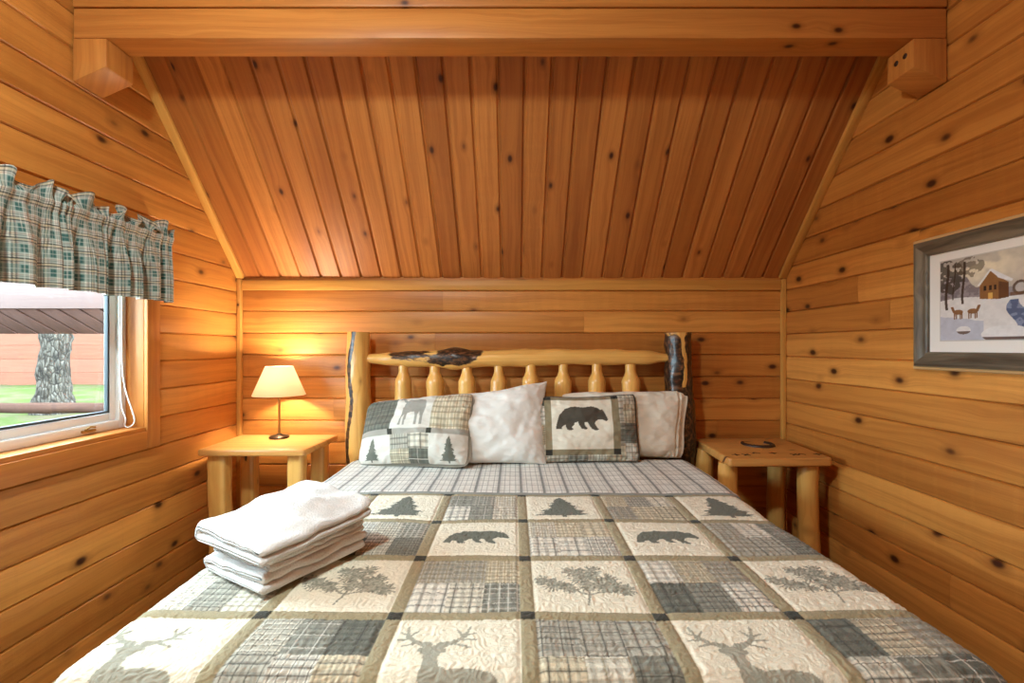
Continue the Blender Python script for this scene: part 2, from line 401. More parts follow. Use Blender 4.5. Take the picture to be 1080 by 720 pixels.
# timber jamb lining
for nm, lo, hi in (('jamb', (WL-.135, WY1, WZ0-.02), (WL+.008, WY1+.02, WZ1+.02)), ('jamb', (WL-.135, WY0-.02, WZ0-.02), (WL+.008, WY0, WZ1+.02)),
                   ('sill', (WL-.135, WY0, WZ0-.022), (WL+.016, WY1, WZ0)), ('head_jamb', (WL-.135, WY0, WZ1), (WL+.008, WY1, WZ1+.02))):
    slab(nm, lo, hi, M['case'], win, axis=(2 if nm == 'jamb' else 1), bevel=.002)
CX0, CX1 = WL+.004, WL+.026
CW = LW(165, WX)-WY1
slab('casing', (CX0, WY1+.002, WZ0-.105), (CX1, WY1+CW, WZ1+.09), M['case'], win, axis=2)
slab('casing', (CX0, WY0-CW, WZ0-.105), (CX1, WY0-.002, WZ1+.09), M['case'], win, axis=2)
slab('casing', (CX0, WY0-.002, WZ0-.105), (CX1, WY1+.002, WZ0-.02), M['case'], win, axis=1)
slab('casing', (CX0, WY0-.002, WZ1+.02), (CX1, WY1+.002, WZ1+.09), M['case'], win, axis=1)
def ring(name, x0, x1, y0, y1, z0, z1, w, mat, parent, bev=.004):
    mb = MB()
    for lo, hi in (((x0,y0,z0),(x1,y0+w,z1)), ((x0,y1-w,z0),(x1,y1,z1)), ((x0,y0+w,z0),(x1,y1-w,z0+w)), ((x0,y0+w,z1-w),(x1,y1-w,z1))):
        V, Fc = hexa(box8(lo, hi), bev, 2); mb.add(V, Fc, V)
    o = mb.build(name, mat, parent); sharp(o, 30); return o
ring('frame', XI-.07, XI, WY0, WY1, WZ0, WZ1, .040, M['vinyl'], win)
MY = LW(2, -XI)                                     # meeting stile seen at the left photo edge
ring('sash', XI-.042, XI-.014, MY-.05, WY1-.042, WZ0+.042, WZ1-.042, .034, M['vinyl'], win)
ring('gasket', XI-.030, XI-.0135, MY-.014, WY1-.078, WZ0+.078, WZ1-.078, .010, M['gasket'], win, bev=.001)
ring('sash', XI-.070, XI-.044, WY0+.042, MY+.0, WZ0+.042, WZ1-.042, .034, M['vinyl'], win)
mg, nt, b = newmat('window glass')
b.inputs['Base Color'].default_value = (.95, .98, .97, 1); b.inputs['Roughness'].default_value = 0; b.inputs['Transmission Weight'].default_value = 0
nt.nodes.remove(b)
gl = N(nt, 'ShaderNodeBsdfGlossy'); gl.inputs['Roughness'].default_value = 0; tr = N(nt, 'ShaderNodeBsdfTransparent'); tr.inputs[0].default_value = (.93, .96, .95, 1)
fr = N(nt, 'ShaderNodeLayerWeight'); fr.inputs[0].default_value = .5; fo_ = mth(nt, 'ADD', mth(nt, 'MULTIPLY', mth(nt, 'POWER', fr.outputs['Facing'], 4.0), .35), .02); mx = N(nt, 'ShaderNodeMixShader')
nt.links.new(fo_, mx.inputs[0]); nt.links.new(tr.outputs[0], mx.inputs[1]); nt.links.new(gl.outputs[0], mx.inputs[2]); nt.links.new(mx.outputs[0], nt.nodes['Material Output'].inputs[0])
slab('pane', (XI-.032, MY-.02, WZ0+.07), (XI-.028, WY1-.07, WZ1-.07), mg, win, bevel=0)
slab('pane', (XI-.058, WY0+.07, WZ0+.07), (XI-.054, MY-.03, WZ1-.07), mg, win, bevel=0)
ly = LW(93, -XI)
lt = slab('latch', (XI-.004, ly-.035, WZ0+.012), (XI+.010, ly+.03, WZ0+.022), M['brass'], win, axis=1, bevel=.002, label='small brass latch')
tube('latch_lever', [(XI+.004, ly-.02, WZ0+.022), (XI+.012, ly, WZ0+.034), (XI+.012, ly+.022, WZ0+.03)], .004, M['brass'], lt, n=8)
def polypath(pts, m=60):
    pts = np.array(pts); t = np.linspace(0, len(pts)-1, m); i = np.minimum(t.astype(int), len(pts)-2); f = (t-i)[:, None]
    return pts[i]*(1-f)+pts[i+1]*f
# pull cord of a blind, hanging in the jamb
cy = WY1-.028; cx = XI+.05
def cordpath(pts, m=40):
    pts = np.array(pts); t = np.linspace(0, len(pts)-1, m); i = np.minimum(t.astype(int), len(pts)-2); f = (t-i)[:, None]
    Pm = np.vstack([2*pts[0]-pts[1], pts, 2*pts[-1]-pts[-2]])
    p0, p1, p2, p3 = Pm[i], Pm[i+1], Pm[i+2], Pm[i+3]
    return .5*(2*p1+(-p0+p2)*f+(2*p0-5*p1+4*p2-p3)*f**2+(-p0+3*p1-3*p2+p3)*f**3)
cord = tube('blind_cord', cordpath([(XI+.02, cy-.02, WZ1-.005), (XI+.018, cy-.02, WZ0+.36), (XI+.03, cy-.018, WZ0+.20), (XI+.058, cy-.006, WZ0+.075), (XI+.064, cy-.004, WZ0+.03), (XI+.045, cy-.008, WZ0+.006),
        (XI+.026, cy-.012, WZ0+.012), (XI+.034, cy-.018, WZ0+.05), (XI+.018, cy-.022, WZ0+.12), (XI+.012, cy-.024, WZ0+.36), (XI+.012, cy-.026, WZ1-.005)], 90), .0028, M['cord'], n=8)
tag(cord, 'thin white blind cord looped in the right corner of the window', 'cord')

# ------------------------------------------------------------------ valance on a rod
VX = WL+.075
ve = LW(184, -VX-.0); vz1 = 1.945; vz0 = 1.583; y_a = .86
rod = empty('curtain_rod', (VX, (y_a+ve)/2, vz1-.05), label='thin white curtain rod inside the plaid valance pocket', cat='curtain rod')
tube('rod', polypath([(WL+.012, y_a-.006, vz1-.045), (VX-.02, y_a-.004, vz1-.045), (VX, y_a+.02, vz1-.045), (VX, ve-.04, vz1-.045), (VX-.02, ve-.016, vz1-.045), (WL+.012, ve-.012, vz1-.045)], 60), .008, M['vinyl'], rod, n=12)
slab('bracket', (WL+.002, ve-.022, vz1-.066), (WL+.014, ve-.002, vz1-.024), M['vinyl'], rod, bevel=.002)
slab('bracket', (WL+.002, y_a-.016, vz1-.066), (WL+.014, y_a+.004, vz1-.024), M['vinyl'], rod, bevel=.002)
def plaid_teal(s, t):
    """s across, t down in metres; woven teal / cream / black / rust plaid"""
    per = .070
    def band(x, c, w): d = np.abs(((x/per-c+.5) % 1)-.5)*per; return sstep(w/2+.0008, w/2-.0008, d)
    cream, teal, blk, rust, tan_ = map(np.array, (lin(248,243,228), lin(36,112,108), lin(34,36,38), lin(128,66,48), lin(206,178,130)))
    col = np.ones(s.shape+(3,))*cream
    def over(col, m, c, a): return col*(1-(m*a)[..., None])+c*(m*a)[..., None]
    for x in (s, t):
        col = over(col, band(x, .5, .030), teal, .46)
        col = over(col, band(x, .08, .0065), tan_, .5)
        col = over(col, band(x, .0, .0042), blk, .85); col = over(col, band(x, .16, .0042), blk, .8)
        col = over(col, band(x, .80, .003), rust, .5); col = over(col, band(x, .88, .003), blk, .6)
        col = over(col, band(x, .235, .0025), rust, .45)
    m = band(s, .5, .026)*band(t, .5, .026)
    col = over(col, m, lin(20,88,84), .8)
    for x in (s, t): col = over(col, band(x, .5, .0022), cream, .45)
    return np.clip(col, 0, 1)
nS, nT = 900, 150
S = np.linspace(0, 1, nS)[:, None]; Tt = np.linspace(0, 1, nT)[None]
Lr = ve-y_a; H = vz1-vz0
yy = y_a+S*Lr+0*Tt
ph = 2*np.pi*(S*Lr/.115+.9*fbm(S*9, S*0+3.3, 1))
ph2 = 2*np.pi*(S*Lr/.047+1.6*fbm(S*14, S*0+9.1, 2))
tp = .15                                             # rod pocket position
below = sstep(tp, .75, Tt); head = sstep(tp, 0, Tt); pocket = np.exp(-((Tt-tp)/.05)**2)
amp = .028+.020*fbm(S*7, S*0, 4)
dx = below*(amp*(np.sin(ph)+.35*np.sin(2*ph+1)))+below*.004*np.sin(ph2)
dx += (1-below)*.0045*np.sin(ph2)+head*(.018*np.sin(ph2*.62+1)+.014*np.sin(ph+2)) + .010*pocket*0
dx += .012*(1-np.abs(Tt-tp)/.1).clip(0, 1)            # bulge over the rod
dyy = below*.012*np.cos(ph)+head*.010*np.cos(ph2*.62)
xx = VX+.004+dx
# return to the wall at the right end
edge = sstep(.985, 1.0, S); xx = xx*(1-edge)+(VX-.045)*edge
zz = vz1-Tt*H+head*(.016*np.sin(ph*.8+.4)+.010*np.sin(ph2*.5))+below*.004*np.sin(ph*.5)*Tt
zz = zz-.012*(1-S)*Tt+0*S
V = np.stack(np.broadcast_arrays(xx, yy+dyy*np.ones_like(Tt), zz), -1).reshape(-1, 3)
fab = S*Lr*1.75+.018*np.sin(ph)*below+0*Tt
colv = plaid_teal(np.broadcast_to(fab, (nS, nT)), np.broadcast_to(Tt*H*1.02+.01*fbm(S*12, S*0, 5), (nS, nT)))
M['valance'] = cloth('woven plaid curtain cotton', None, bump=.3, bscale=700)
nt = M['valance'].node_tree; pb = nt.nodes['Principled BSDF']; tl = N(nt, 'ShaderNodeBsdfTranslucent'); mx = N(nt, 'ShaderNodeMixShader'); mx.inputs[0].default_value = .16
nt.links.new(pb.inputs['Base Color'].links[0].from_socket, tl.inputs[0]); nt.links.new(pb.outputs[0], mx.inputs[1]); nt.links.new(tl.outputs[0], mx.inputs[2]); nt.links.new(mx.outputs[0], nt.nodes['Material Output'].inputs[0])
val = obj('plaid_valance', V, gridf(nS, nT), M['valance'], col=colv.reshape(-1, 3))
tag(val, 'gathered green and cream plaid valance hanging over the window', 'curtain')
so = val.modifiers.new('thick', 'SOLIDIFY'); so.thickness = .0018

# ------------------------------------------------------------------ outdoors
GZ = .28
mo, nt, b = newmat('mown grass'); tc = N(nt, 'ShaderNodeTexCoord')
n1 = noise(nt, tc.outputs['Object'], 1.1, 5, .65); n2 = noise(nt, tc.outputs['Object'], 14, 4, .7)
nt.links.new(mixc(nt, mapr(nt, n1, .42, .60, 0, 1), mixc(nt, n2, lin(46,54,26), lin(58,64,36)), mixc(nt, n2, lin(56,50,36), lin(72,65,52))), b.inputs['Base Color']); b.inputs['Roughness'].default_value = 1
gx, gy = np.meshgrid(np.linspace(-22, WL-.25, 60), np.linspace(-6, 20, 60), indexing='ij')
V = np.stack([gx, gy, GZ+.05*fbm(gx*.7, gy*.7, 3)-.0*gx], -1).reshape(-1, 3)
tag(obj('lawn', V, gridf(60, 60), mo, kind='structure'))
mf = wood('red stained fence boards', lin(100,64,52), lin(88,54,43), lin(64,36,28), vary=.1, knot=.1, rough=.8)
fe = empty('board_fence', (-8, 14, GZ), label='low red brown fence of horizontal boards behind the tree', cat='fence')
mb = MB()
for i in range(4):
    V, Fc = hexa(box8((-17, 14, GZ-.05+i*.395), (-2.2, 14.05, GZ-.05+i*.395+.385)), .006, 1); mb.add(V, Fc, ggrain(V, 0))
o = mb.build('board_panel', mf, fe); sharp(o)
V, Fc = hexa(box8((-17, 14.01, GZ-.05), (-2.2, 14.03, 1.5)), 0); 
obj('backing_board', V, Fc, mf, fe, smooth=False, grain=ggrain(V, 0))
for x in (-16.5, -13, -9.9, -6, -2.6): slab('post', (x, 14.06, GZ-.1), (x+.1, 14.16, 1.62), mf, fe, axis=2)
# tree
mk, nt, b = newmat('pine bark'); tc = N(nt, 'ShaderNodeTexCoord'); mpn = N(nt, 'ShaderNodeMapping'); mpn.inputs['Scale'].default_value = (1, 1, .35); nt.links.new(tc.outputs['Object'], mpn.inputs[0])
vo = N(nt, 'ShaderNodeTexVoronoi', feature='DISTANCE_TO_EDGE'); nt.links.new(mpn.outputs[0], vo.inputs['Vector']); vo.inputs['Scale'].default_value = 20
n1 = noise(nt, mpn.outputs[0], 16, 5, .7)
nt.links.new(mixc(nt, mapr(nt, vo.outputs[0], .0, .11, 0, 1), lin(36,31,29), mixc(nt, mapr(nt, n1, .35, .65, 0, 1), lin(42,38,35), lin(82,75,68))), b.inputs['Base Color']); b.inputs['Roughness'].default_value = 1
bp = N(nt, 'ShaderNodeBump'); bp.inputs['Distance'].default_value = .06; nt.links.new(vo.outputs[0], bp.inputs['Height']); nt.links.new(bp.outputs[0], b.inputs['Normal'])
tx, ty, tz = P(57, 434, 8.0)
tr_ = empty('pine_tree', (tx, ty, GZ), label='thick grey barked pine tree trunk outside the window', cat='tree')
zs = np.linspace(GZ-.1, GZ+6, 60); r = .20+.09*np.exp(-(zs-GZ)/.5)-.012*(zs-GZ)
V, Fc, *_ = tube_geo(np.stack([tx+.02*(zs-GZ), ty+0*zs, zs], 1), r, 40, .10, 4.0, 3); obj('trunk', V, Fc, mk, tr_)
mneed = plain('pine needles', lin(52,80,46), .9, var=.3, bscale=3)
mb = MB(); R = random.Random(4)
for i in range(500):
    h = R.uniform(3.2, 7.2); a = R.uniform(0, 6.28); rr = (7.8-h)*.42*R.uniform(.2, 1); c = np.array([tx+.1+rr*math.cos(a), ty+rr*math.sin(a), GZ+h-.12*rr])
    d = np.array([math.cos(a), math.sin(a), -.25+R.uniform(-.2, .2)])*.35; s = np.array([-math.sin(a), math.cos(a), 0])*.09; up = np.array([0, 0, .03])
    mb.add([c-d*.4, c+s, c+d, c-s, c+up+d*.2, c-up], [(0,1,4),(1,2,4),(2,3,4),(3,0,4),(1,0,5),(2,1,5),(3,2,5),(0,3,5)])
mb.build('foliage', mneed, tr_)
# log rail
mr = wood('weathered rail', lin(68,49,43), lin(50,35,30), lin(80,56,48), vary=.1, knot=.1, rough=.8)
rl = empty('log_rail', (-6, 6.0, GZ), label='weathered round log rail crossing the grass in front of the tree', cat='rail')
a, c = P(-150, 429.5, 6.0), P(200, 430.5, 6.0)
tube('rail', line(a, c, 40), .068, mr, rl, n=18, noise=.06, nsc=3)
for p in (a, c): tube('post', line((p[0], 6.0, GZ-.2), (p[0], 6.0, p[2]+.02), 6), .075, mr, rl, n=14)
# porch roof edge
mpz = wood('pinkish stained porch boards', lin(80,60,56), lin(70,51,47), lin(110,80,72), vary=.1, knot=.05, rough=.8)
pr = empty('porch_roof', (-5, 4.6, GZ), label='pinkish brown porch roof edge with slanted boards outside the window top', cat='roof')
zb, zt = P(0, 352, 4.7)[2], P(0, 325, 4.5)[2]
x0, x1 = -8.2, -2.7; mb = MB(); x = x0-.4; st = .198; sk = 25*4.6/F+.01
while x < x1:
    P8 = [(x+sk, 4.70, zb), (x+sk+st-.024, 4.70, zb), (x+sk+st-.024, 4.74, zb+.01), (x+sk, 4.74, zb+.01), (x, 4.50, zt), (x+st-.024, 4.50, zt), (x+st-.024, 4.54, zt+.01), (x, 4.54, zt+.01)]
    V, Fc = hexa(P8, .003, 1); mb.add(V, Fc, np.stack([V[:,2]*1.5+V[:,1], V[:,0], np.full(len(V), random.random()*9)], 1)); x += st
o = mb.build('soffit_boards', mpz, pr); sharp(o)
prism('soffit_backing', [(x0, 4.715, zb+.004), (x1, 4.715, zb+.004), (x1, 4.75, zb+.01), (x0, 4.75, zb+.01), (x0, 4.515, zt), (x1, 4.515, zt), (x1, 4.56, zt), (x0, 4.56, zt)], plain('dark gap', lin(34,24,20), 1, spec=0.), pr, bevel=0)
slab('fascia_board', (x0, 4.47, zt-.004), (x1, 4.58, zt+.34), wood('faded porch fascia', lin(88,73,70), lin(80,64,61), lin(150,110,100), vary=.08, knot=.05, rough=.8), pr, axis=0)
for x in (x0+.3, x1-.2): slab('post', (x, 4.62, GZ-.1), (x+.12, 4.74, zt+.05), mpz, pr, axis=2)

for nm in ('mown grass', 'red stained fence boards', 'pine bark', 'weathered rail', 'pinkish stained porch boards', 'faded porch fascia', 'pine needles'):
    bpy.data.materials[nm].node_tree.nodes['Principled BSDF'].inputs['Specular IOR Level'].default_value = 0
# ------------------------------------------------------------------ log bed
BC = .034; PD = 2.965
BT = .703                                            # top of the quilt
bed = empty('log_bed', (BC, 2.0, 0), label='peeled log bed with knotty headboard and bark streaked posts', cat='bed')
def bark_l(V, U, TH): return .85*np.exp(-((V[:,0]-(-.972-.025*(1.45-V[:,2])/.75+.012*np.sin(V[:,2]*14)))/.014)**2)*(V[:,1] < PD+.01)+.12
def bark_r(V, U, TH): return np.where(V[:,2] > 1.43, .62, .95)-.75*np.exp(-((V[:,0]-1.012+.012*np.sin(V[:,2]*9))/.016)**2)*(V[:,2] > 1.12)
tube('post', line((-.975, PD, .0), (-.941, PD, 1.453), 90)+np.stack([.010*np.sin(np.linspace(0, 5, 90)), 0*np.arange(90), 0*np.arange(90)], 1), np.linspace(.084, .068, 90), M['log'], bed, n=36, noise=.07, nsc=4, seed=1, barkf=bark_l, label='pale log post with one dark bark streak')
tube('post', line((1.03, PD, .0), (1.008, PD, 1.449), 90), np.linspace(.088, .080, 90), M['log'], bed, n=36, noise=.10, nsc=7, seed=2, barkf=bark_r, label='log post mostly covered in dark bark')
xa, xb = P(393, 378, PD)[0], P(701, 378, PD)[0]
za = P(0, 377.5, PD)[2]
xs = np.linspace(xa-.03, xb+.03, 150)
rr = np.interp(xs, [xa-.03, xa+.03, xa+.10, xa+.30, xa+.5, xb-.16, xb-.10, xb-.02, xb+.03], [.030, .034, .044, .047, .056, .047, .046, .030, .026])
rr = rr+.010*np.exp(-((xs-(P(481,0,PD)[0]))/.07)**2)+.004*np.exp(-((xs-(P(432,0,PD)[0]))/.05)**2)
def bark_rail(V, U, TH):
    x1_, x2_ = P(431, 0, PD)[0], P(481, 0, PD)[0]; h = V[:,2]-za
    return (1.0*np.exp(-((V[:,0]-x1_)/.14)**2*1.2)*sstep(-.045, .03, h)*1.15+1.25*np.exp(-((V[:,0]-x2_-.8*h)/.14)**4)*sstep(-.085, .0, h))*.95
tube('top_rail', np.stack([xs, np.full(150, PD), za+.006*np.sin(xs*3)+0*xs], 1), rr, M['log'], bed, n=36, noise=.07, nsc=6, seed=4, barkf=bark_rail, label='pale knotty log rail with dark burl patches')
tube('lower_rail', line((-.96, PD, .72), (1.02, PD, .72), 60), .048, M['log'], bed, n=24, noise=.05, nsc=4, seed=5)
for i, px in enumerate((425, 458.7, 493, 526.5, 560, 593.7, 629, 665)):
    x = P(px, 0, PD)[0]; zt_ = za-.035
    zz_ = np.array([.74, .80, .90, zt_-.105, zt_-.092, zt_-.068, zt_-.05, zt_]); r_ = np.array([.03, .045, .052, .052, .047, .036, .030, .029])
    zf = np.linspace(.74, zt_, 40); rf = np.interp(zf, zz_, r_)*(.96+.08*random.random())
    tube('spindle', np.stack([x+.004*np.sin(zf*7+i), np.full(40, PD), zf], 1), rf, M['log'], bed, n=20, noise=.05, nsc=6, seed=6+i)
for s in (-1, 1): tube('side_rail', line((BC+s*.90, 1.10, .28), (BC+s*.90, 2.93, .28), 40), .06, M['log'], bed, n=20, noise=.05, nsc=4, seed=20+s)
for s in (-1, 1): tube('foot_post', line((BC+s*.90, 1.10, .0), (BC+s*.90, 1.10, .36), 20), .065, M['log'], bed, n=20, noise=.05, nsc=4, seed=22+s)
tube('foot_rail', line((BC-.88, 1.10, .26), (BC+.88, 1.10, .26), 40), .055, M['log'], bed, n=20, noise=.05, nsc=4, seed=25)
slab('slat_deck', (BC-.86, 1.14, .33), (BC+.86, 2.88, .352), M['floor'], bed, axis=0)

# mattress, under the quilt
V, Fc = hexa(box8((BC-.945, 1.03, .354), (BC+.945, 2.90, BT-.016)), .045, 5)
mt = obj('mattress', V, Fc, M['white']); sharp(mt, 60)
tag(mt, 'king size white mattress hidden beneath the patchwork quilt', 'mattress')

# ------------------------------------------------------------------ motifs
def inpoly(u, v, poly):
    poly = np.array(poly); ins = np.zeros(u.shape, bool); j = len(poly)-1
    for i in range(len(poly)):
        xi, yi = poly[i]; xj, yj = poly[j]
        c = ((yi > v) != (yj > v)); ins ^= c & (u < (xj-xi)*(v-yi)/((yj-yi) if yj != yi else 1e-9)+xi); j = i
    return ins
def strokes(u, v, segs):
    m = np.zeros(u.shape, bool)
    for (x0, y0, x1, y1, w0, w1) in segs:
        dx, dy = x1-x0, y1-y0; L2 = dx*dx+dy*dy+1e-12
        t = np.clip(((u-x0)*dx+(v-y0)*dy)/L2, 0, 1); m |= (u-x0-t*dx)**2+(v-y0-t*dy)**2 < (w0+(w1-w0)*t)**2
    return m
def norm(poly, x0, x1, y0, y1, box):
    a, b_, c, d = box
    return [(a+(x-x0)/(x1-x0)*(c-a), b_+(y1-y)/(y1-y0)*(d-b_)) for x, y in poly]
BEAR0 = [(192,505),(197,487),(205,465),(225,443),(245,436),(262,434),(290,438),(318,434),(340,440),(350,448),(356,446),(362,452),(368,462),(376,482),(371,489),(356,483),(343,482),(332,488),(328,496),(336,510),(342,517),(332,520),(318,515),(308,500),(303,490),(294,490),(292,499),(303,511),(298,515),(282,513),(274,500),(270,489),(260,490),(256,498),(247,507),(254,514),(248,517),(232,516),(227,505),(226,498),(217,502),(211,509),(214,513),(200,514),(192,512)]
BEAR = norm(BEAR0, 190, 378, 432, 520, (.12, .30, .90, .70))
def m_bear(u, v): return inpoly(u, v, BEAR)
def m_tree(u, v):
    ed = np.interp(v, [.10,.12,.13,.28,.29,.45,.46,.62,.63,.78,.80,.92], [0,.02,.34,.22,.27,.17,.21,.12,.15,.07,.09,.0], left=0, right=0)
    return (np.abs(u-.5) < ed*(1+.5*vnoise(u*0+v*38, np.sign(u-.5)*3, 3))) | (inpoly(u, v, [(.47,.06),(.53,.06),(.53,.14),(.47,.14)]))
DEER_P = [[(.28,.30),(.285,.45),(.27,.52),(.235,.545),(.22,.575),(.25,.60),(.275,.60),(.30,.66),(.335,.62),(.365,.63),(.385,.665),(.405,.60),(.44,.585),(.435,.545),(.40,.525),(.385,.48),(.41,.395),(.47,.36),(.58,.375),(.70,.36),(.79,.335),(.84,.27),(.86,.18),(.86,.0),(.80,.0),(.78,.09),(.70,.12),(.56,.10),(.44,.10),(.42,.0),(.35,.0),(.33,.12),(.29,.20)]]
DEER_S = [(.30,.64,.20,.66,.018,.016),(.20,.66,.12,.74,.016,.012),(.12,.74,.10,.88,.012,.006),(.22,.66,.10,.62,.012,.006),(.16,.70,.05,.70,.010,.006),(.12,.76,.055,.80,.010,.005),(.13,.73,.19,.82,.010,.005),
          (.385,.64,.48,.66,.018,.016),(.48,.66,.56,.74,.016,.012),(.56,.74,.60,.88,.012,.006),(.46,.66,.62,.60,.012,.006),(.52,.70,.66,.70,.010,.006),(.56,.75,.65,.79,.010,.005),(.55,.74,.50,.83,.010,.005),(.29,.61,.215,.655,.02,.008),(.40,.61,.475,.645,.02,.008)]
def m_deer(u, v): return inpoly(u, v, DEER_P[0]) | strokes(u, v, [(*d[:4], d[4]*1.35, d[5]*1.5) for d in DEER_S])
_R = random.Random(3)
def needles(cx, cy, r, n, a0=0, a1=6.283, w=.010):
    s = []
    for i in range(n):
        a = _R.uniform(a0, a1); L = r*_R.uniform(.65, 1.0); s.append((cx, cy, cx+L*math.cos(a), cy+L*math.sin(a)*.9, w, w*.6))
    return s
PINE_S = [(.48,.10,.52,.28,.008,.012),(.52,.28,.24,.46,.012,.012),(.52,.28,.52,.60,.012,.012),(.52,.28,.80,.42,.012,.012),(.36,.38,.12,.52,.011,.008),(.60,.32,.90,.36,.01,.008)]
for cx, cy, r in ((.22,.48,.16),(.12,.54,.11),(.34,.42,.13),(.50,.62,.17),(.42,.74,.12),(.60,.74,.12),(.64,.48,.15),(.76,.44,.15),(.86,.38,.12),(.52,.45,.12),(.72,.56,.13)): PINE_S += needles(cx, cy, r*1.08, 34, w=.0125)
CONE_P = [(.40+.11*math.cos(t)*1.0, .36+.13*math.sin(t)) for t in np.linspace(0, 6.28, 24)]
def m_pine(u, v): return strokes(u, v, PINE_S)
_hr = np.random.default_rng(5); _H = _hr.random(4096)
def hsh(*k):
    h = 0
    for x in k: h = (h*31+int(x)*17+7) % 4096
    return _H[h]
CREAM, TAUPE, STONE, INK = map(np.array, (lin(242,233,210), lin(166,152,120), lin(66,64,56), lin(90,94,82)))
def line_m(x, per, w, off=0): d = np.abs(((x/per-off+.5) % 1)-.5)*per; return sstep(w/2+.0007, w/2-.0007, d)
def over(col, m, c, a=1.): m = (m*a)[..., None]; return col*(1-m)+np.asarray(c)*m
PL = [lin(234,226,206), lin(150,148,134), lin(226,212,182), lin(186,180,164), lin(116,116,104), lin(240,233,217)]
def plaidpatch(x, y, key):
    """x, y metres in the patch"""
    k = int(hsh(key, 1)*6) % 6; base = np.array(PL[k]); col = np.ones(x.shape+(3,))*base
    dk = k in (1, 4); lc = np.array(lin(70,68,62)); lc2 = np.array(lin(226,220,206)) if dk else np.array(lin(150,132,100))
    p1 = .022+.018*hsh(key, 2); p2 = .022+.018*hsh(key, 3); w = .30+.25*hsh(key, 4)
    col = over(col, line_m(x, p1, p1*w), lc, .30); col = over(col, line_m(y, p2, p2*w), lc, .30)
    q = p1*(1.0 if hsh(key, 5) > .5 else 2.0)
    col = over(col, line_m(x, q, .0034, .5), lc2 if hsh(key, 6) > .5 else lc, .75); col = over(col, line_m(y, q, .0034, .5), lc2 if hsh(key, 6) > .5 else lc, .75)
    return col
SX, SY = .33, .325
def block(u, v, bw, bh, r, c, nsub=(3, 2)):
    """u, v in 0..1 inside the sashing; v grows away from the viewer"""
    if (r+c) % 2 == 0:
        col = np.ones(u.shape+(3,))*CREAM
        m = (m_tree, m_bear, m_pine, m_deer)[r % 4](u, v)
        mf_ = m*((.72+.5*vnoise(u*60, v*60, 3)).clip(.4, 1) if r % 4 == 2 else 1.0)
        return over(col, mf_.astype(float), INK, .93 if r % 4 != 3 else .62)
    a = np.minimum((u*nsub[0]).astype(int), nsub[0]-1); b_ = np.minimum((v*nsub[1]).astype(int), nsub[1]-1); col = np.zeros(u.shape+(3,))
    for i in range(nsub[0]):
        for j in range(nsub[1]):
            s = (a == i) & (b_ == j)
            if s.any(): col[s] = plaidpatch(u[s]*bw, v[s]*bh, (r+40)*977+(c+40)*131+i*359+j*733)
    return col
SE = 2.176                                            # the seam of the turned-back hem (distance from the camera)
def quilt_col(x, y):
    """x from the bed centre line, y = distance from the hem seam towards the foot"""
    c = np.floor(x/SX).astype(int); r = np.floor(y/SY).astype(int)
    lu = x/SX-c; lv = 1-(y/SY-r); g = .055
    col = np.ones(x.shape+(3,))*TAUPE
    tex = vnoise(x*220, y*30, 2)*.10+vnoise(x*30, y*220, 4)*.10
    col = col*(1+tex[..., None])
    su = (lu < g) | (lu > 1-g); sv = (lv < g) | (lv > 1-g)
    col[su & sv] = STONE
    for rr_ in range(r.min(), r.max()+1):
        for cc in range(c.min(), c.max()+1):
            s = (r == rr_) & (c == cc) & ~su & ~sv
            if s.any(): col[s] = block((lu[s]-g)/(1-2*g), (lv[s]-g)/(1-2*g), SX, SY, rr_, cc)
    # outer border: the quilt ends in a plain cream band with a dark binding
    return np.clip(col, 0, 1)
# quilt surface: flat top, rounded edges, hanging sides and foot
A0 = .925; RB = .065; Y0 = 1.012
def axisgrid(lo, hi, fine, coarse, f0, f1):
    a = np.arange(f0, f1, fine); pre = np.arange(lo, f0, coarse); post = np.arange(f1, hi, coarse); return np.concatenate([pre, a, post, [hi]])
DR = .42
ax = axisgrid(-(A0+RB*1.571+DR), A0+RB*1.571+DR, .0030, .012, -1.03, 1.03)
ay = axisgrid(Y0-RB*1.571-DR, 2.85, .0030, .010, .93, 2.2)
AX, AY = np.meshgrid(ax, ay, indexing='ij')
ex = np.maximum(np.abs(AX)-A0, 0)*np.sign(AX); ey = np.minimum(AY-Y0, 0)
e = np.hypot(ex, ey); ang = np.minimum(e/RB, np.pi/2); drop = np.maximum(e-RB*np.pi/2, 0)
flare = .10*drop
hor = RB*np.sin(ang)+flare; ver = RB*(1-np.cos(ang))+drop*.985
ee = np.maximum(e, 1e-6)
wavep = AX*(np.abs(ey) > 0)+AY*(np.abs(ex) > 0)
fold = drop*.07*np.sin(wavep*16+1.5*np.sin(wavep*3.1))
X = BC+np.clip(AX, -A0, A0)+ex/ee*(hor+fold); Y = np.maximum(AY, Y0)+ey/ee*(hor+fold)
top = 1-sstep(0, .12, drop)
cx_ = np.abs(((AX/SX+.5) % 1)-.5)*SX; cy_ = np.abs((((SE-AY)/SY+.5) % 1)-.5)*SY
seam = -.0035*np.exp(-(np.minimum(np.abs(cx_-.02), np.abs(cy_-.02))/.006)**2)
stip = .0030*np.abs(np.sin(4*fbm(AX*22, AY*22, 1, 2)*6.283))*1.0+.0014*fbm(AX*70, AY*70, 5, 2)
soft = .010*fbm(AX*3.2, AY*3.2, 6, 2)+.006*np.sin(AY*3+AX)*0
Zq = BT-.008-ver+(seam+stip)*top+soft*top
tn = np.stack([ex/ee, ey/ee], -1)
X = X+tn[..., 0]*(stip+soft*.5)*(e > 0); Y = Y+tn[..., 1]*(stip+soft*.5)*(e > 0)
qc = quilt_col(AX.ravel(), (SE-AY).ravel()).reshape(AX.shape+(3,))
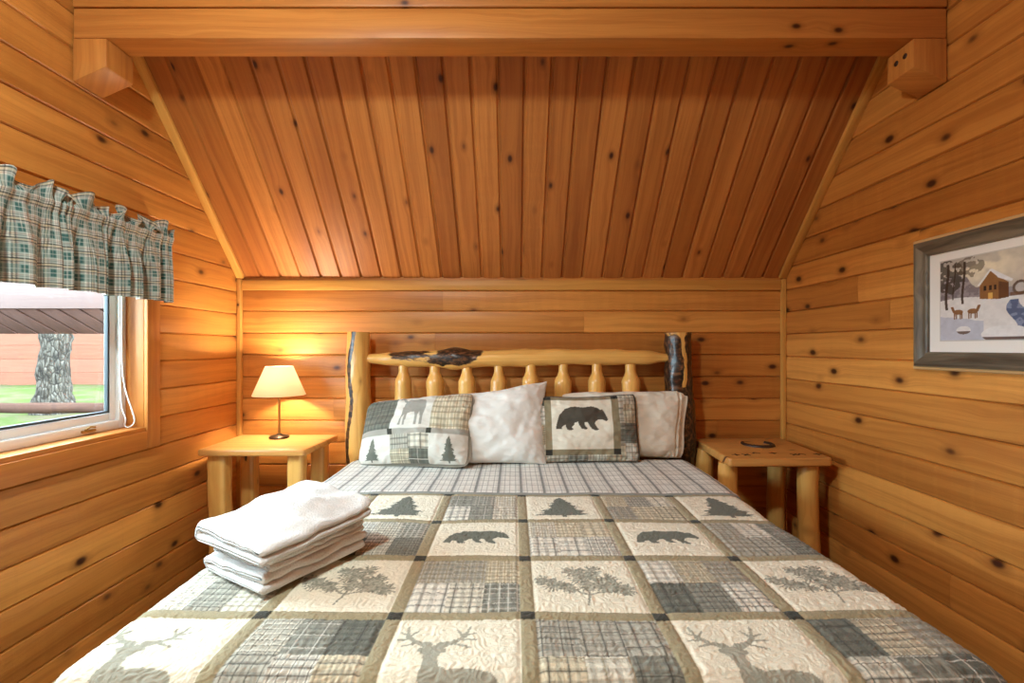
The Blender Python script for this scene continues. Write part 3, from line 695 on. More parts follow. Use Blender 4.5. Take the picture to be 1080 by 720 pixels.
# border: past the last sashing on each side cream, dark binding at the hem
bd = np.abs(AX) > 3*SX+.045
qc[bd] = CREAM
hemd = (np.abs(AX) > ax[-1]-.014) | (AY < ay[0]+.014)
qc[hemd] = np.array(lin(52,50,48))
quilt = obj('patchwork_quilt', np.stack([X, Y, Zq], -1).reshape(-1, 3), gridf(len(ax), len(ay)), M['quilt'], col=qc.reshape(-1, 3))
tag(quilt, 'grey and cream lodge patchwork quilt with bears, deer and trees on the bed', 'quilt')
so = quilt.modifiers.new('thick', 'SOLIDIFY'); so.thickness = .007
# turned-back striped hem lying over the top of the quilt
hx = axisgrid(-1.2, 1.2, .0035, .01, -1.03, 1.03); hy = np.arange(SE-.004, 2.80, .0045)
HX, HY = np.meshgrid(hx, hy, indexing='ij')
ex = np.maximum(np.abs(HX)-A0, 0)*np.sign(HX); e = np.abs(ex); ang = np.minimum(e/RB, np.pi/2); drop = np.maximum(e-RB*np.pi/2, 0)
hor = RB*np.sin(ang)+.1*drop; ver = RB*(1-np.cos(ang))+drop*.985
soft = .010*fbm(HX*3.2, HY*3.2, 6, 2)
roll = -.009*np.exp(-(HY-SE+.004)/.010)
Zh = BT+.004-ver+soft*(1-sstep(0, .1, drop))+roll+.0014*fbm(HX*60, HY*60, 2, 2)+.003*fbm(HX*14, HY*14, 3, 2)
Xh = BC+np.clip(HX, -A0, A0)+np.sign(ex)*(hor+.012*(e > 0)*np.minimum(e/.05, 1))
hc = np.ones(HX.shape+(3,))*np.array(lin(240,236,226))
gy_ = np.array(lin(84,84,82)); g2_ = np.array(lin(150,144,134))
hc = over(hc, line_m(HX, .105, .034), g2_, .20); hc = over(hc, line_m(HX, .105, .012), gy_, .75); hc = over(hc, line_m(HX, .105, .003, .25), gy_, .6); hc = over(hc, line_m(HX, .105, .003, .75), gy_, .6); hc = over(hc, line_m(HX, .105, .004, .5), g2_, .7)
hc = over(hc, line_m(HY, .085, .026), g2_, .24); hc = over(hc, line_m(HY, .085, .004, .0), gy_, .45); hc = over(hc, line_m(HY, .085, .003, .35), gy_, .45); hc = over(hc, line_m(HY, .085, .003, .65), gy_, .45)
hc[HY < SE+.008] = np.array(lin(150,148,140))
fo = obj('turned_back_hem', np.stack([Xh, HY, Zh], -1).reshape(-1, 3), gridf(len(hx), len(hy)), M['quilt'], quilt, col=hc.reshape(-1, 3), label='striped grey and white turned back top edge')
so = fo.modifiers.new('thick', 'SOLIDIFY'); so.thickness = .006

# ------------------------------------------------------------------ pillows
def pillow(name, W, H, T, base, lean, roll=0., yaw=0., mat=None, colf=None, seed=0, n=(150, 110), flange=None, sag=.0, shear=0., flare=0., rnd=.07, wr=1.0, parent=None, sharpc=.10, **k):
    """base = world point of the bottom-centre; stands on its long edge and leans back by `lean`"""
    nu, nv = n; u = np.sin(np.linspace(-np.pi/2, np.pi/2, nu)); v = np.sin(np.linspace(-np.pi/2, np.pi/2, nv))
    u = .5*u+.5*np.linspace(-1, 1, nu); v = .5*v+.5*np.linspace(-1, 1, nv)
    UU, VV = np.meshgrid(u, v, indexing='ij')
    def side(sg):
        Uf = UU
        t = np.clip(1-np.abs(Uf)**2.4, 0, 1)**.5*np.clip(1-np.abs(VV)**2.4, 0, 1)**.5
        if flange is not None:                       # flat open hem at one end
            f = sstep(flange, 1.0, UU); t = t*(1-f)+.13*f*(1-np.abs(VV)**6)*(.7+.5*np.sin(VV*5+seed))
        seam_ = 0 if flange is None else .012*np.exp(-((UU-flange-.015*np.sin(VV*4))/.022)**2)*(1-np.abs(VV)**8)
        pin = 1-.085*np.abs(VV)**2*(1-np.abs(UU)**8)*0
        xx = UU*W/2*(1-.055*(1-np.abs(VV)**2.2)*np.abs(UU)**3)
        zz = H/2+VV*H/2*(1-.075*(1-np.abs(UU)**2.2)*np.abs(VV)**3)
        wrk = .010*fbm(UU*3.0+seed, VV*2.2, seed)+.006*fbm(UU*8+VV*4+seed, VV*7-UU*3, seed+1, 2)
        edge = np.clip(1-np.maximum(np.abs(UU), np.abs(VV)), 0, 1)
        wrk += .010*np.exp(-edge*9)*np.sin(28*(np.where(np.abs(UU) > np.abs(VV), VV, UU))+7*fbm(UU*4, VV*4, seed+2))*np.minimum(edge*14, 1)*.7
        yy = sg*(T/2*t*(1+.35*fbm(UU*1.6+seed, VV*1.6, seed+4)))-np.minimum(t*3, 1)*wrk*wr*(1 if sg < 0 else .5)
        yy = yy-sg*seam_
        cr_n = 1-rnd*np.abs(UU)**5*np.abs(VV)**5; zz = H/2+(zz-H/2)*cr_n; xx = xx*cr_n
        zz = zz*(1+shear*UU); xx = xx*(1+flare*VV)
        return np.stack([xx, yy, zz], -1)
    Fr, Bk = side(-1), side(1)
    Vv = np.concatenate([Fr.reshape(-1, 3), Bk.reshape(-1, 3)])
    # slump: the bottom widens, top edge wavers
    Vv[:, 2] += .012*fbm(Vv[:, 0]*5+seed*2, Vv[:, 0]*0+seed, seed)*(Vv[:, 2]/H)
    q = gridf(nu, nv); q2 = gridf(nu, nv)[:, ::-1]+nu*nv
    cr, sr = math.cos(roll), math.sin(roll); Vv = Vv@np.array([[cr,0,sr],[0,1,0],[-sr,0,cr]])
    cl, sl = math.cos(lean), math.sin(lean); yv, zv = Vv[:,1].copy(), Vv[:,2].copy(); Vv[:,1] = yv*cl+zv*sl; Vv[:,2] = -yv*sl+zv*cl
    cyw, syw = math.cos(yaw), math.sin(yaw); xv, yv = Vv[:,0].copy(), Vv[:,1].copy(); Vv[:,0] = xv*cyw-yv*syw; Vv[:,1] = xv*syw+yv*cyw
    Vv += np.array(base)
    low = Vv[:,2].min(); 
    Vv[:,2] = np.maximum(Vv[:,2], BT+.006)             # rests on the quilt
    cc = None
    if colf is not None:
        c1 = colf(UU, VV, W, H).reshape(-1, 3); cc = np.concatenate([c1, c1])
    o = obj(name, Vv, np.concatenate([q, q2]), mat, parent, col=cc, **k)
    me = o.data; bm = bmesh.new(); bm.from_mesh(me); bmesh.ops.remove_doubles(bm, verts=bm.verts[:], dist=.0006); bmesh.ops.recalc_face_normals(bm, faces=bm.faces[:])
    for f in bm.faces: f.smooth = True
    bm.to_mesh(me); bm.free()
    idx = np.arange(nu*nv).reshape(nu, nv)
    rim = np.concatenate([idx[:, 0], idx[-1, 1:], idx[::-1, -1][1:], idx[0, ::-1][1:]])
    return o, Vv[rim]
def sham_deer(U, V, W, H):
    """five-patch printed sham: small elk above, trees below"""
    u, v = (U+1)/2, (V+1)/2; col = np.ones(u.shape+(3,))*np.array(lin(222,216,204))
    x, y = u*W, v*H
    c = np.minimum((u*3).astype(int), 2); r = (v > .42).astype(int)
    lu = u*3-c; lv = np.where(r == 1, (v-.42)/.58, v/.42)
    for i in range(3):
        for j in range(2):
            s = (c == i) & (r == j)
            if not s.any(): continue
            if (i+j) % 2 == 1 and not (i == 1 and j == 0) or (i, j) in ((1, 1), (0, 0), (2, 0)):
                if (i, j) == (1, 1):
                    m = m_elk(lu[s], lv[s]); col[s] = over(col[s], m.astype(float), lin(146,142,132), .9)
                elif j == 0:
                    m = m_tree((lu[s]-.5)*1.7+.5, lv[s]*1.1-.03); col[s] = over(col[s], m.astype(float), INK, .9)
                else:
                    col[s] = plaidpatch(x[s], y[s], 500+i*7+j)
            else:
                a = (lu[s]*2).astype(int)*2+(lv[s]*2).astype(int)
                sub = col[s]
                for q in range(4):
                    t = a == q
                    if t.any(): sub[t] = plaidpatch(x[s][t], y[s][t], 600+i*11+j*5+q)
                col[s] = sub
    bandv = (np.abs(v-.42) < .035); col[bandv] = np.array(lin(170,164,152))
    for i in (1, 2): col[(np.abs(u-i/3) < .02) & bandv] = STONE
    col[(np.abs(U) > .975) | (np.abs(V) > .97)] = np.array(lin(150,144,130))
    return col
ELK = [(.20,.14),(.24,.42),(.22,.60),(.25,.78),(.34,.86),(.44,.83),(.60,.84),(.76,.80),(.82,.70),(.82,.50),(.80,.34),(.80,.14),(.74,.14),(.73,.34),(.69,.46),(.66,.30),(.66,.14),(.60,.14),(.60,.36),(.56,.46),(.44,.45),(.38,.44),(.37,.14),(.31,.14),(.31,.40),(.27,.34),(.26,.14)]
def m_elk(u, v): return inpoly(u, v, ELK) | strokes(u, v, [(.24,.80,.14,.92,.035,.03),(.14,.92,.08,.88,.04,.02),(.16,.94,.24,1.0,.012,.008)])
def sham_bear(U, V, W, H):
    u, v = (U+1)/2*W, (V+1)/2*H; col = np.ones(u.shape+(3,))*np.array(lin(232,222,202))
    ub, vb = (U+1)/2, (V+1)/2
    b0, b1, v0, v1 = .21, .75, .20, .93; g = .065
    out = (ub < b0-g) | (ub > b1+g) | (vb < v0-g*1.3) | (vb > v1+g)
    pat = np.zeros(u.shape+(3,)); k = (u/.11).astype(int)*7+(v/.11).astype(int)
    for q in np.unique(k): s = k == q; pat[s] = plaidpatch(u[s], v[s], 900+int(q))*.8
    sash = ~out & ((ub < b0) | (ub > b1) | (vb < v0) | (vb > v1))
    col[sash] = np.array(lin(146,132,104)); col[out] = pat[out]
    cs = sash & ((ub < b0) | (ub > b1)) & ((vb < v0) | (vb > v1)); col[cs] = np.array(lin(58,54,48))
    m = m_bear((ub-b0)/(b1-b0)*1.0, (vb-v0)/(v1-v0)*1.0+.0)
    m = inpoly((ub-b0)/(b1-b0), (vb-v0)/(v1-v0), norm(BEAR0, 190, 378, 432, 520, (.06, .36, .93, .86)))
    col = over(col, m.astype(float), lin(74,66,56), .97)
    col[(np.abs(U) > .97)] = np.array(lin(70,62,52))
    return col
def piping(parent, rim, mat):
    rim = rim[::3]; rim = np.vstack([rim, rim[:1]])
    V, Fc, *_ = tube_geo(rim, .0045, 8, cap=False); obj('piping', V, Fc, mat, parent)
WG, SG = 'white sleeping pillows leaning on the headboard', 'quilted pillow shams on the bed'
def bx(px, d): return (px-XH)*d/F
mpipe = plain('grey piping', lin(170,164,150), .9)
mpipe2 = plain('dark piping', lin(84,76,62), .9)
p2, rim = pillow('white_pillow', .66, .445, .21, (bx(516, 2.69), 2.69, BT-.002), 0.36, shear=.10, flare=.03, rnd=0., roll=.0, yaw=.03, mat=M['white'], seed=3, wr=.85, label='white pillow between the two printed shams, its corner pointing up', cat='pillow', group=WG)
p4, rim = pillow('white_pillow', .74, .405, .19, (bx(661, 2.82), 2.85, BT-.002), .15, roll=-.01, flare=.07, shear=.03, yaw=-.03, mat=M['cream'], seed=5, flange=.84, wr=.9, label='cream white pillow behind the bear sham, nearest the bark covered post', cat='pillow', group=WG)
p1, rim = pillow('pillow_sham', .66, .415, .23, (bx(435, 2.64), 2.63, BT-.002), 0.44, shear=.07, rnd=.10, roll=.03, yaw=-.17, mat=M['print'], colf=sham_deer, seed=2, n=(230, 150), label='grey printed patchwork pillow sham with trees, by the left bedpost', cat='pillow', group=SG)
piping(p1, rim, mpipe)
p3, rim = pillow('pillow_sham', .64, .395, .14, (bx(617, 2.74), 2.73, BT-.002), .24, roll=.02, yaw=-.02, mat=M['print'], colf=sham_bear, seed=7, n=(230, 150), label='tan bordered pillow sham with a walking bear', cat='pillow', group=SG)
piping(p3, rim, mpipe2)

# ------------------------------------------------------------------ towels
FT = np.array(PZ(278, 633, BT)); RT = np.array(PZ(388, 581, BT)); LT = np.array(PZ(212, 606, BT))
ud = (RT-FT); ud[2] = 0; Lu = np.linalg.norm(ud); ud /= Lu
vdv = np.array([-ud[1], ud[0], 0]); Lv = float((LT-FT) @ vdv)
def towel(name, z0, thick, layers, inset, du, seed, tilt, label, bulge=0.):
    """serpentine folded sheet; folds show on the front long side, layers on the left end"""
    th = thick/layers; r = th/2; pts = []; W = Lv-inset*2
    for i in range(layers):
        zc = z0+th*(i+.5)
        seq = np.linspace(0, 1, 34) if i % 2 == 0 else np.linspace(1, 0, 34)
        inn = .0 if i in (0, layers-1) else .012*((i*7+seed) % 3)
        for t in seq: pts.append((inset+r+inn+t*(W-2*r-2*inn), zc))
        if i < layers-1:
            c = (inset+W-r if i % 2 == 0 else inset+r); s = 1 if i % 2 == 0 else -1
            for a in np.linspace(-np.pi/2, np.pi/2, 9)[1:-1]: pts.append((c+s*math.cos(a)*r*.95, zc+r+math.sin(a)*r))
    pts = np.array(pts); m = len(pts)
    tg = np.gradient(pts, axis=0); tg /= np.linalg.norm(tg, axis=1)[:, None]+1e-9; nm = np.stack([-tg[:,1], tg[:,0]], 1)
    hw = r*.90; outer = pts+nm*hw; inner = pts-nm*hw
    e0 = np.array([pts[-1]+tg[-1]*hw*math.sin(a)+nm[-1]*hw*math.cos(a) for a in np.linspace(0, np.pi, 7)[1:-1]])
    e1 = np.array([pts[0]-tg[0]*hw*math.sin(a)-nm[0]*hw*math.cos(a) for a in np.linspace(0, np.pi, 7)[1:-1]])
    loop = np.vstack([outer, e0, inner[::-1], e1]); k = len(loop); nu = 80
    cen = np.vstack([pts, np.repeat(pts[-1:], len(e0), 0), pts[::-1], np.repeat(pts[:1], len(e1), 0)])
    us = .5-.5*np.cos(np.linspace(0, np.pi, nu)); us = .45*us+.55*np.linspace(0, 1, nu)
    V = np.zeros((nu, k, 3))
    for i, t in enumerate(us):
        eu = min(t, 1-t)*Lu/(hw*1.1); fr_ = 1 if eu >= 1 else max(.25, math.sqrt(1-(1-eu)**2)); lp = cen+(loop-cen)*fr_; lv, lz = lp[:,0], lp[:,1]
        uu = du[0]+t*(Lu+du[1]-du[0])
        endr = max(0, 1-min(t, 1-t)/.045); sh = hw*.55*endr**2
        cz = np.clip(lz, 0, None)
        nz = .016*fbm(np.array(t*4.+seed)+lv*7, lz*0+seed+lv*9, seed)+.012*fbm(t*9+lv*16+seed, lv*14+lz*10, seed+1, 2)
        vv = lv+.008*fbm(np.array(t*3.)+0*lv, lz*22+seed, seed+2)+.006*math.sin(t*5+seed)*(lz-z0)/thick
        frac = (lz-z0)/thick
        rise = tilt[0]+(tilt[1]-tilt[0])*t+bulge*np.sin(np.pi*np.clip(t, 0, 1))*np.sin(np.pi*np.clip(lv/Lv, 0, 1))*frac
        tilt_v = tilt[2]*(lv/Lv)*frac*(.25+.75*t)
        ushift = .010*fbm(lz*40+seed, lv*3, seed+3)
        V[i] = FT+np.outer(np.ones(k), ud)*(uu+ushift)[:, None]+np.outer(vv, vdv)
        V[i, :, 2] = lz+nz*frac+rise*1.0+tilt_v
    V = V.reshape(-1, 3); q = gridf(nu, k).tolist() + []
    q = []
    for i in range(nu-1):
        for j in range(k):
            j2 = (j+1) % k; q.append((i*k+j, i*k+j2, (i+1)*k+j2, (i+1)*k+j))
    # caps: strips between outer and inner
    mo_ = len(outer); 
    def capstrip(base, flip):
        for j in range(mo_-1):
            a, b2 = base+j, base+j+1; i1 = base+mo_+len(e0)+(mo_-1-j); i2 = base+mo_+len(e0)+(mo_-2-j)
            q.append((a, b2, i2, i1) if not flip else (i1, i2, b2, a))
        fan = [base+mo_-1]+[base+mo_+i for i in range(len(e0))]+[base+mo_+len(e0)]; q.append(tuple(fan if not flip else fan[::-1]))
        fan = [base+mo_+len(e0)+mo_-1]+[base+2*mo_+len(e0)+i for i in range(len(e1))]+[base]; q.append(tuple(fan if not flip else fan[::-1]))
    capstrip(0, False); capstrip((nu-1)*k, True)
    V[:, 2] = np.maximum(V[:, 2], BT+.004)
    o = obj(name, V, q, M['terry'])
    return tag(o, label, 'towel', 'folded white towels stacked on the quilt')
zb_ = BT+.006
towel('folded_towel', zb_, .052, 2, .0, (0, 0), 1, (0, .006, .006), 'folded white towel at the bottom of the stack, lying on the quilt')
towel('folded_towel', zb_+.053, .034, 2, .004, (.02, -.005), 2, (.000, .010, .012), 'folded white towel in the middle of the stack')
towel('folded_towel', zb_+.088, .056, 2, -.014, (-.014, .012), 3, (-.006, .018, .030), 'folded white towel topmost on the stack', bulge=.02)

# ------------------------------------------------------------------ nightstands
def legs_and_top(root, z, th, corners, legs, mat_top, leg_r, square, seed):
    P8 = [(x, y, z-th) for x, y in corners]+[(x, y, z) for x, y in corners]
    bm = bmesh.new(); vs = [bm.verts.new(p) for p in P8]
    for f in ((3,2,1,0),(4,5,6,7),(0,1,5,4),(1,2,6,5),(2,3,7,6),(3,0,4,7)): bm.faces.new([vs[i] for i in f])
    ed = [e for e in bm.edges if abs(e.verts[0].co.z-e.verts[1].co.z) > .01]
    bmesh.ops.bevel(bm, geom=ed, offset=.018, segments=3, affect='EDGES', profile=.5)
    ed = [e for e in bm.edges if abs(e.verts[0].co.z-e.verts[1].co.z) < 1e-4 and len(e.link_faces) == 2 and e.calc_face_angle() > 1]
    bmesh.ops.bevel(bm, geom=ed, offset=.008, segments=3, affect='EDGES', profile=.5)
    bm.verts.index_update(); V = np.array([v.co[:] for v in bm.verts]); Fc = [[v.index for v in f.verts] for f in bm.faces]; bm.free()
    # waney natural edge
    cx, cy = np.mean(corners, 0); edge_w = .006*fbm(V[:,0]*9+seed, V[:,1]*9, seed)
    V[:,1] += edge_w*np.sign(V[:,1]-cy)
    w = np.floor((V[:,1]-min(c[1] for c in corners))/.16)
    o = obj('tabletop', V, Fc, mat_top, root, grain=np.stack([V[:,0]+seed, V[:,1]+V[:,2], np.full(len(V), seed*1.3)], 1)); sharp(o, 50)
    for i, (x, y, r) in enumerate(legs):
        m = 60; zf = np.linspace(0, z-th+.002, m)
        rf = r*np.interp(zf, [0, z-.25, z-th-.06, z-th], [1.04, 1.0, 1.0, .92])
        V, Fc, U, TH, RR = tube_geo(np.stack([x+.004*np.sin(zf*6+i), y+0*zf, zf], 1), rf, 28, .05, 4, seed+i)
        if square:                                     # hewn: push towards a squarish section
            ce = np.stack([x+.004*np.sin(V[:,2]*6+i), np.full(len(V), y)], 1); d = V[:,:2]-ce; a = np.arctan2(d[:,1], d[:,0])
            k = 1/np.maximum(np.abs(np.cos(a)), np.abs(np.sin(a))); V[:,:2] = ce+d*(1+.72*(np.minimum(k, 1.30)-1))[:, None]*.94
        w = random.random()*10
        G = np.stack([U+w*3, .05*np.cos(TH)+.08*np.sin(TH), np.full(len(V), w)], 1)
        def bk(V=V, i=i): 
            return np.where((seed == 1) & (i == 1), .9*np.exp(-((V[:,2]-.70)/.035)**2-((V[:,0]-x)/.012)**2), 0)
        ob = obj('leg', V, Fc, M['log'], root, grain=G, bark=bk()); sharp(ob, 60)
    return o
NG = 'log nightstands beside the bed'
zl = .815
nl = empty('log_nightstand', (-1.4, 2.8, 0), label='pale log nightstand left of the bed, carrying the lit lamp', cat='nightstand', group=NG)
cl_ = [PZ(207, 474.5, zl)[:2], PZ(321, 474.5, zl)[:2], (bx(357, 3.02), 3.02), (bx(252, 3.02)+.02, 3.02)]
legs_and_top(nl, zl, .034, cl_, [(bx(232.5, 2.66), 2.66, .052), (bx(263.5, 2.93), 2.93, .046), (bx(314, 2.66), 2.66, .046), (bx(337, 2.93), 2.93, .046)], M['stand'], .05, True, 1)
zr = .788
nr = empty('log_nightstand', (1.4, 2.8, 0), label='darker log nightstand right of the bed with a horseshoe mark on top', cat='nightstand', group=NG)
cr_ = [PZ(769, 483.5, zr)[:2], PZ(879, 483, zr)[:2], (bx(824, 3.04), 3.04), (bx(732, 3.04), 3.04)]
tt = legs_and_top(nr, zr, .044, cr_, [(bx(768, 2.58), 2.58, .050), (bx(853, 2.58), 2.58, .052), (bx(743.5, 2.93), 2.93, .05), (bx(818.5, 2.93), 2.93, .05)], M['stand'], .05, False, 2)
# horseshoe burnt into the top, and the row of small brand marks along the front edge
hc0 = np.array(PZ(799, 468.6, zr)); a = np.linspace(math.radians(140), math.radians(395), 40)
hs = np.stack([hc0[0]+.080*np.cos(a), hc0[1]+.085*np.sin(a), np.full(40, zr+.0005)], 1)
tube('horseshoe_inlay', hs, np.interp(np.arange(40), [0, 20, 39], [.010, .013, .010]), M['burn'], tt, n=10, label='dark horseshoe set into the tabletop')
R = random.Random(2)
for i, px in enumerate((776, 787, 797, 815, 838, 845, 862)):
    c0 = np.array(PZ(px, 478.5+R.uniform(-1, 1), zr)); mb = MB()
    for (dx, dy, ex_, ey_) in (((-.014, 0, .014, .0), (0, -.012, .004, .014)), ((-.012, .01, .012, -.008), (-.010, -.01, .012, .012)), ((-.012, -.006, 0, .012), (0, .012, .013, -.006)))[i % 3]:
        p = c0+1.5*np.array([dx, dy, 0]); q = c0+1.5*np.array([ex_, ey_, 0]); d = (q-p); d /= np.linalg.norm(d); nn = np.array([-d[1], d[0], 0])*.0048
        V, Fc = hexa([p-nn-[0,0,.002], q-nn-[0,0,.002], q+nn-[0,0,.002], p+nn-[0,0,.002], p-nn+[0,0,.001], q-nn+[0,0,.001], q+nn+[0,0,.001], p+nn+[0,0,.001]], 0); mb.add(V, Fc)
    mb.build('brand_mark', M['burn'], tt)

# ------------------------------------------------------------------ lamp
LD = 2.90; lx = bx(294.5, LD); lz = zl
lamp = empty('table_lamp', (lx, LD, lz), label='lit table lamp with cream cone shade on the left nightstand', cat='lamp')
lathe('base', [(0, .0), (.050, .0), (.056, .004), (.056, .010), (.050, .016), (.020, .022), (.009, .030), (.0, .030)], (lx, LD, lz), M['dkmetal'], lamp)
S0, S1 = CZ-(416.5-YH)*LD/F-lz, CZ-(386-YH)*LD/F-lz
lathe('stem', [(0, .028), (.008, .028), (.0065, .05), (.0060, S0+.04), (.010, S0+.045), (.010, S0+.055), (.0, S0+.055)], (lx, LD, lz), M['brass'], lamp, n=16)
ms, nt, b = newmat('cream lampshade fabric')
nt.nodes.remove(b)
df = N(nt, 'ShaderNodeBsdfDiffuse'); df.inputs[0].default_value = (.82, .74, .58, 1)
tl = N(nt, 'ShaderNodeBsdfTranslucent'); tcl = N(nt, 'ShaderNodeTexCoord'); nn_ = noise(nt, tcl.outputs['Object'], 300, 2)
nt.links.new(mixc(nt, nn_, (.90, .82, .66), (.95, .89, .75)), tl.inputs[0])
mx = N(nt, 'ShaderNodeMixShader'); mx.inputs[0].default_value = .90
nt.links.new(df.outputs[0], mx.inputs[1]); nt.links.new(tl.outputs[0], mx.inputs[2]); nt.links.new(mx.outputs[0], nt.nodes['Material Output'].inputs[0])
rb, rt = (320.5-268.5)/2*LD/F, (308-281)/2*LD/F
sh = lathe('shade', [(rb, S0), (rb-.0005, S0+.003), (rt+.0005, S1-.003), (rt, S1), (rt-.0012, S1), (rt-.0008, S1-.003), (rb-.0018, S0+.003), (rb-.0012, S0), (rb, S0)], (lx, LD, lz), ms, lamp, n=72)
mbk = bpy.data.materials.new('glowing bulb'); mbk.use_nodes = True; nt = mbk.node_tree; bb = nt.nodes['Principled BSDF']
bb.inputs['Emission Color'].default_value = (1, .78, .5, 1); bb.inputs['Emission Strength'].default_value = 12
lathe('bulb', [(0, S0+.055), (.012, S0+.055), (.014, S0+.075), (.024, S0+.10), (.027, S0+.12), (.022, S0+.14), (.010, S0+.15), (0, S0+.151)], (lx, LD, lz), mbk, lamp, n=20)

# ------------------------------------------------------------------ framed picture
PY1 = WR*F/(970-XH); PZ1 = CZ+(YH-255)*PY1/F; PZ0 = CZ+(YH-389)*PY1/F; PY0 = PY1-.745
pic = empty('framed_picture', (WR-.02, (PY0+PY1)/2, PZ0), label='framed snowy mill print on the right wall', cat='picture')
mfr = wood('weathered dark frame', lin(132,120,100), lin(66,58,48), lin(36,32,28), vary=.1, knot=.1, rough=.45, graincon=1.0, bandfreq=.8, spec=.5)
mfo = wood('pale frame edge', lin(206,168,116), lin(176,132,82), lin(90,60,34), vary=.1, knot=.1)
XW = WR-.008
def frame_ring(name, y0, y1, z0, z1, prof, mat):
    """mitred frame: prof = list of (inset, height off the wall)"""
    prof = np.array(prof); k = len(prof); mb = MB()
    sides = [((y0,z0),(y1,z0)), ((y1,z0),(y1,z1)), ((y1,z1),(y0,z1)), ((y0,z1),(y0,z0))]
    inn = [(1,1),(-1,1),(-1,-1),(1,-1)]
    for s, (p, q) in enumerate(sides):
        ip, iq = inn[s], inn[(s+1) % 4]; n = 30; Vv = []; G = []; w = random.random()*9
        for t in np.linspace(0, 1, n):
            for ins, h in prof:
                yy0 = p[0]+ip[0]*ins; zz0 = p[1]+ip[1]*ins; yy1 = q[0]+iq[0]*ins; zz1 = q[1]+iq[1]*ins
                Vv.append((XW-h, yy0+(yy1-yy0)*t, zz0+(zz1-zz0)*t)); G.append((t*.7, ins+h, w))
        mb.add(Vv, gridf(n, k)[:, ::-1], G)
    o = mb.build(name, mat, pic); sharp(o, 30); return o
frame_ring('outer_edge', PY0, PY1, PZ0, PZ1, [(0, 0), (0, .018), (.004, .022), (.013, .022), (.013, .015)], mfo)
frame_ring('frame', PY0, PY1, PZ0, PZ1, [(.012, .015), (.014, .030), (.022, .036), (.034, .036), (.048, .028), (.060, .024), (.066, .025), (.073, .021), (.074, .010)], mfr)
my0, my1, mz0, mz1 = PY0+.07, PY1-.07, PZ0+.07, PZ1-.07
ay0, ay1, az0, az1 = PY0+.125, PY1-.125, PZ0+.120, PZ1-.110
slab('mat_board', (XW-.012, my0, mz0), (XW-.002, my1, mz1), M['mat'], pic, bevel=0)
frame_ring('mat_bevel', ay0-.004, ay1+.004, az0-.004, az1+.004, [(0, .0125), (.004, .0125)], plain('mat line', lin(200,196,190), .8))
nu, nv = 300, 200
uu, vv = np.meshgrid(np.linspace(0, 1, nu), np.linspace(0, 1, nv), indexing='ij')
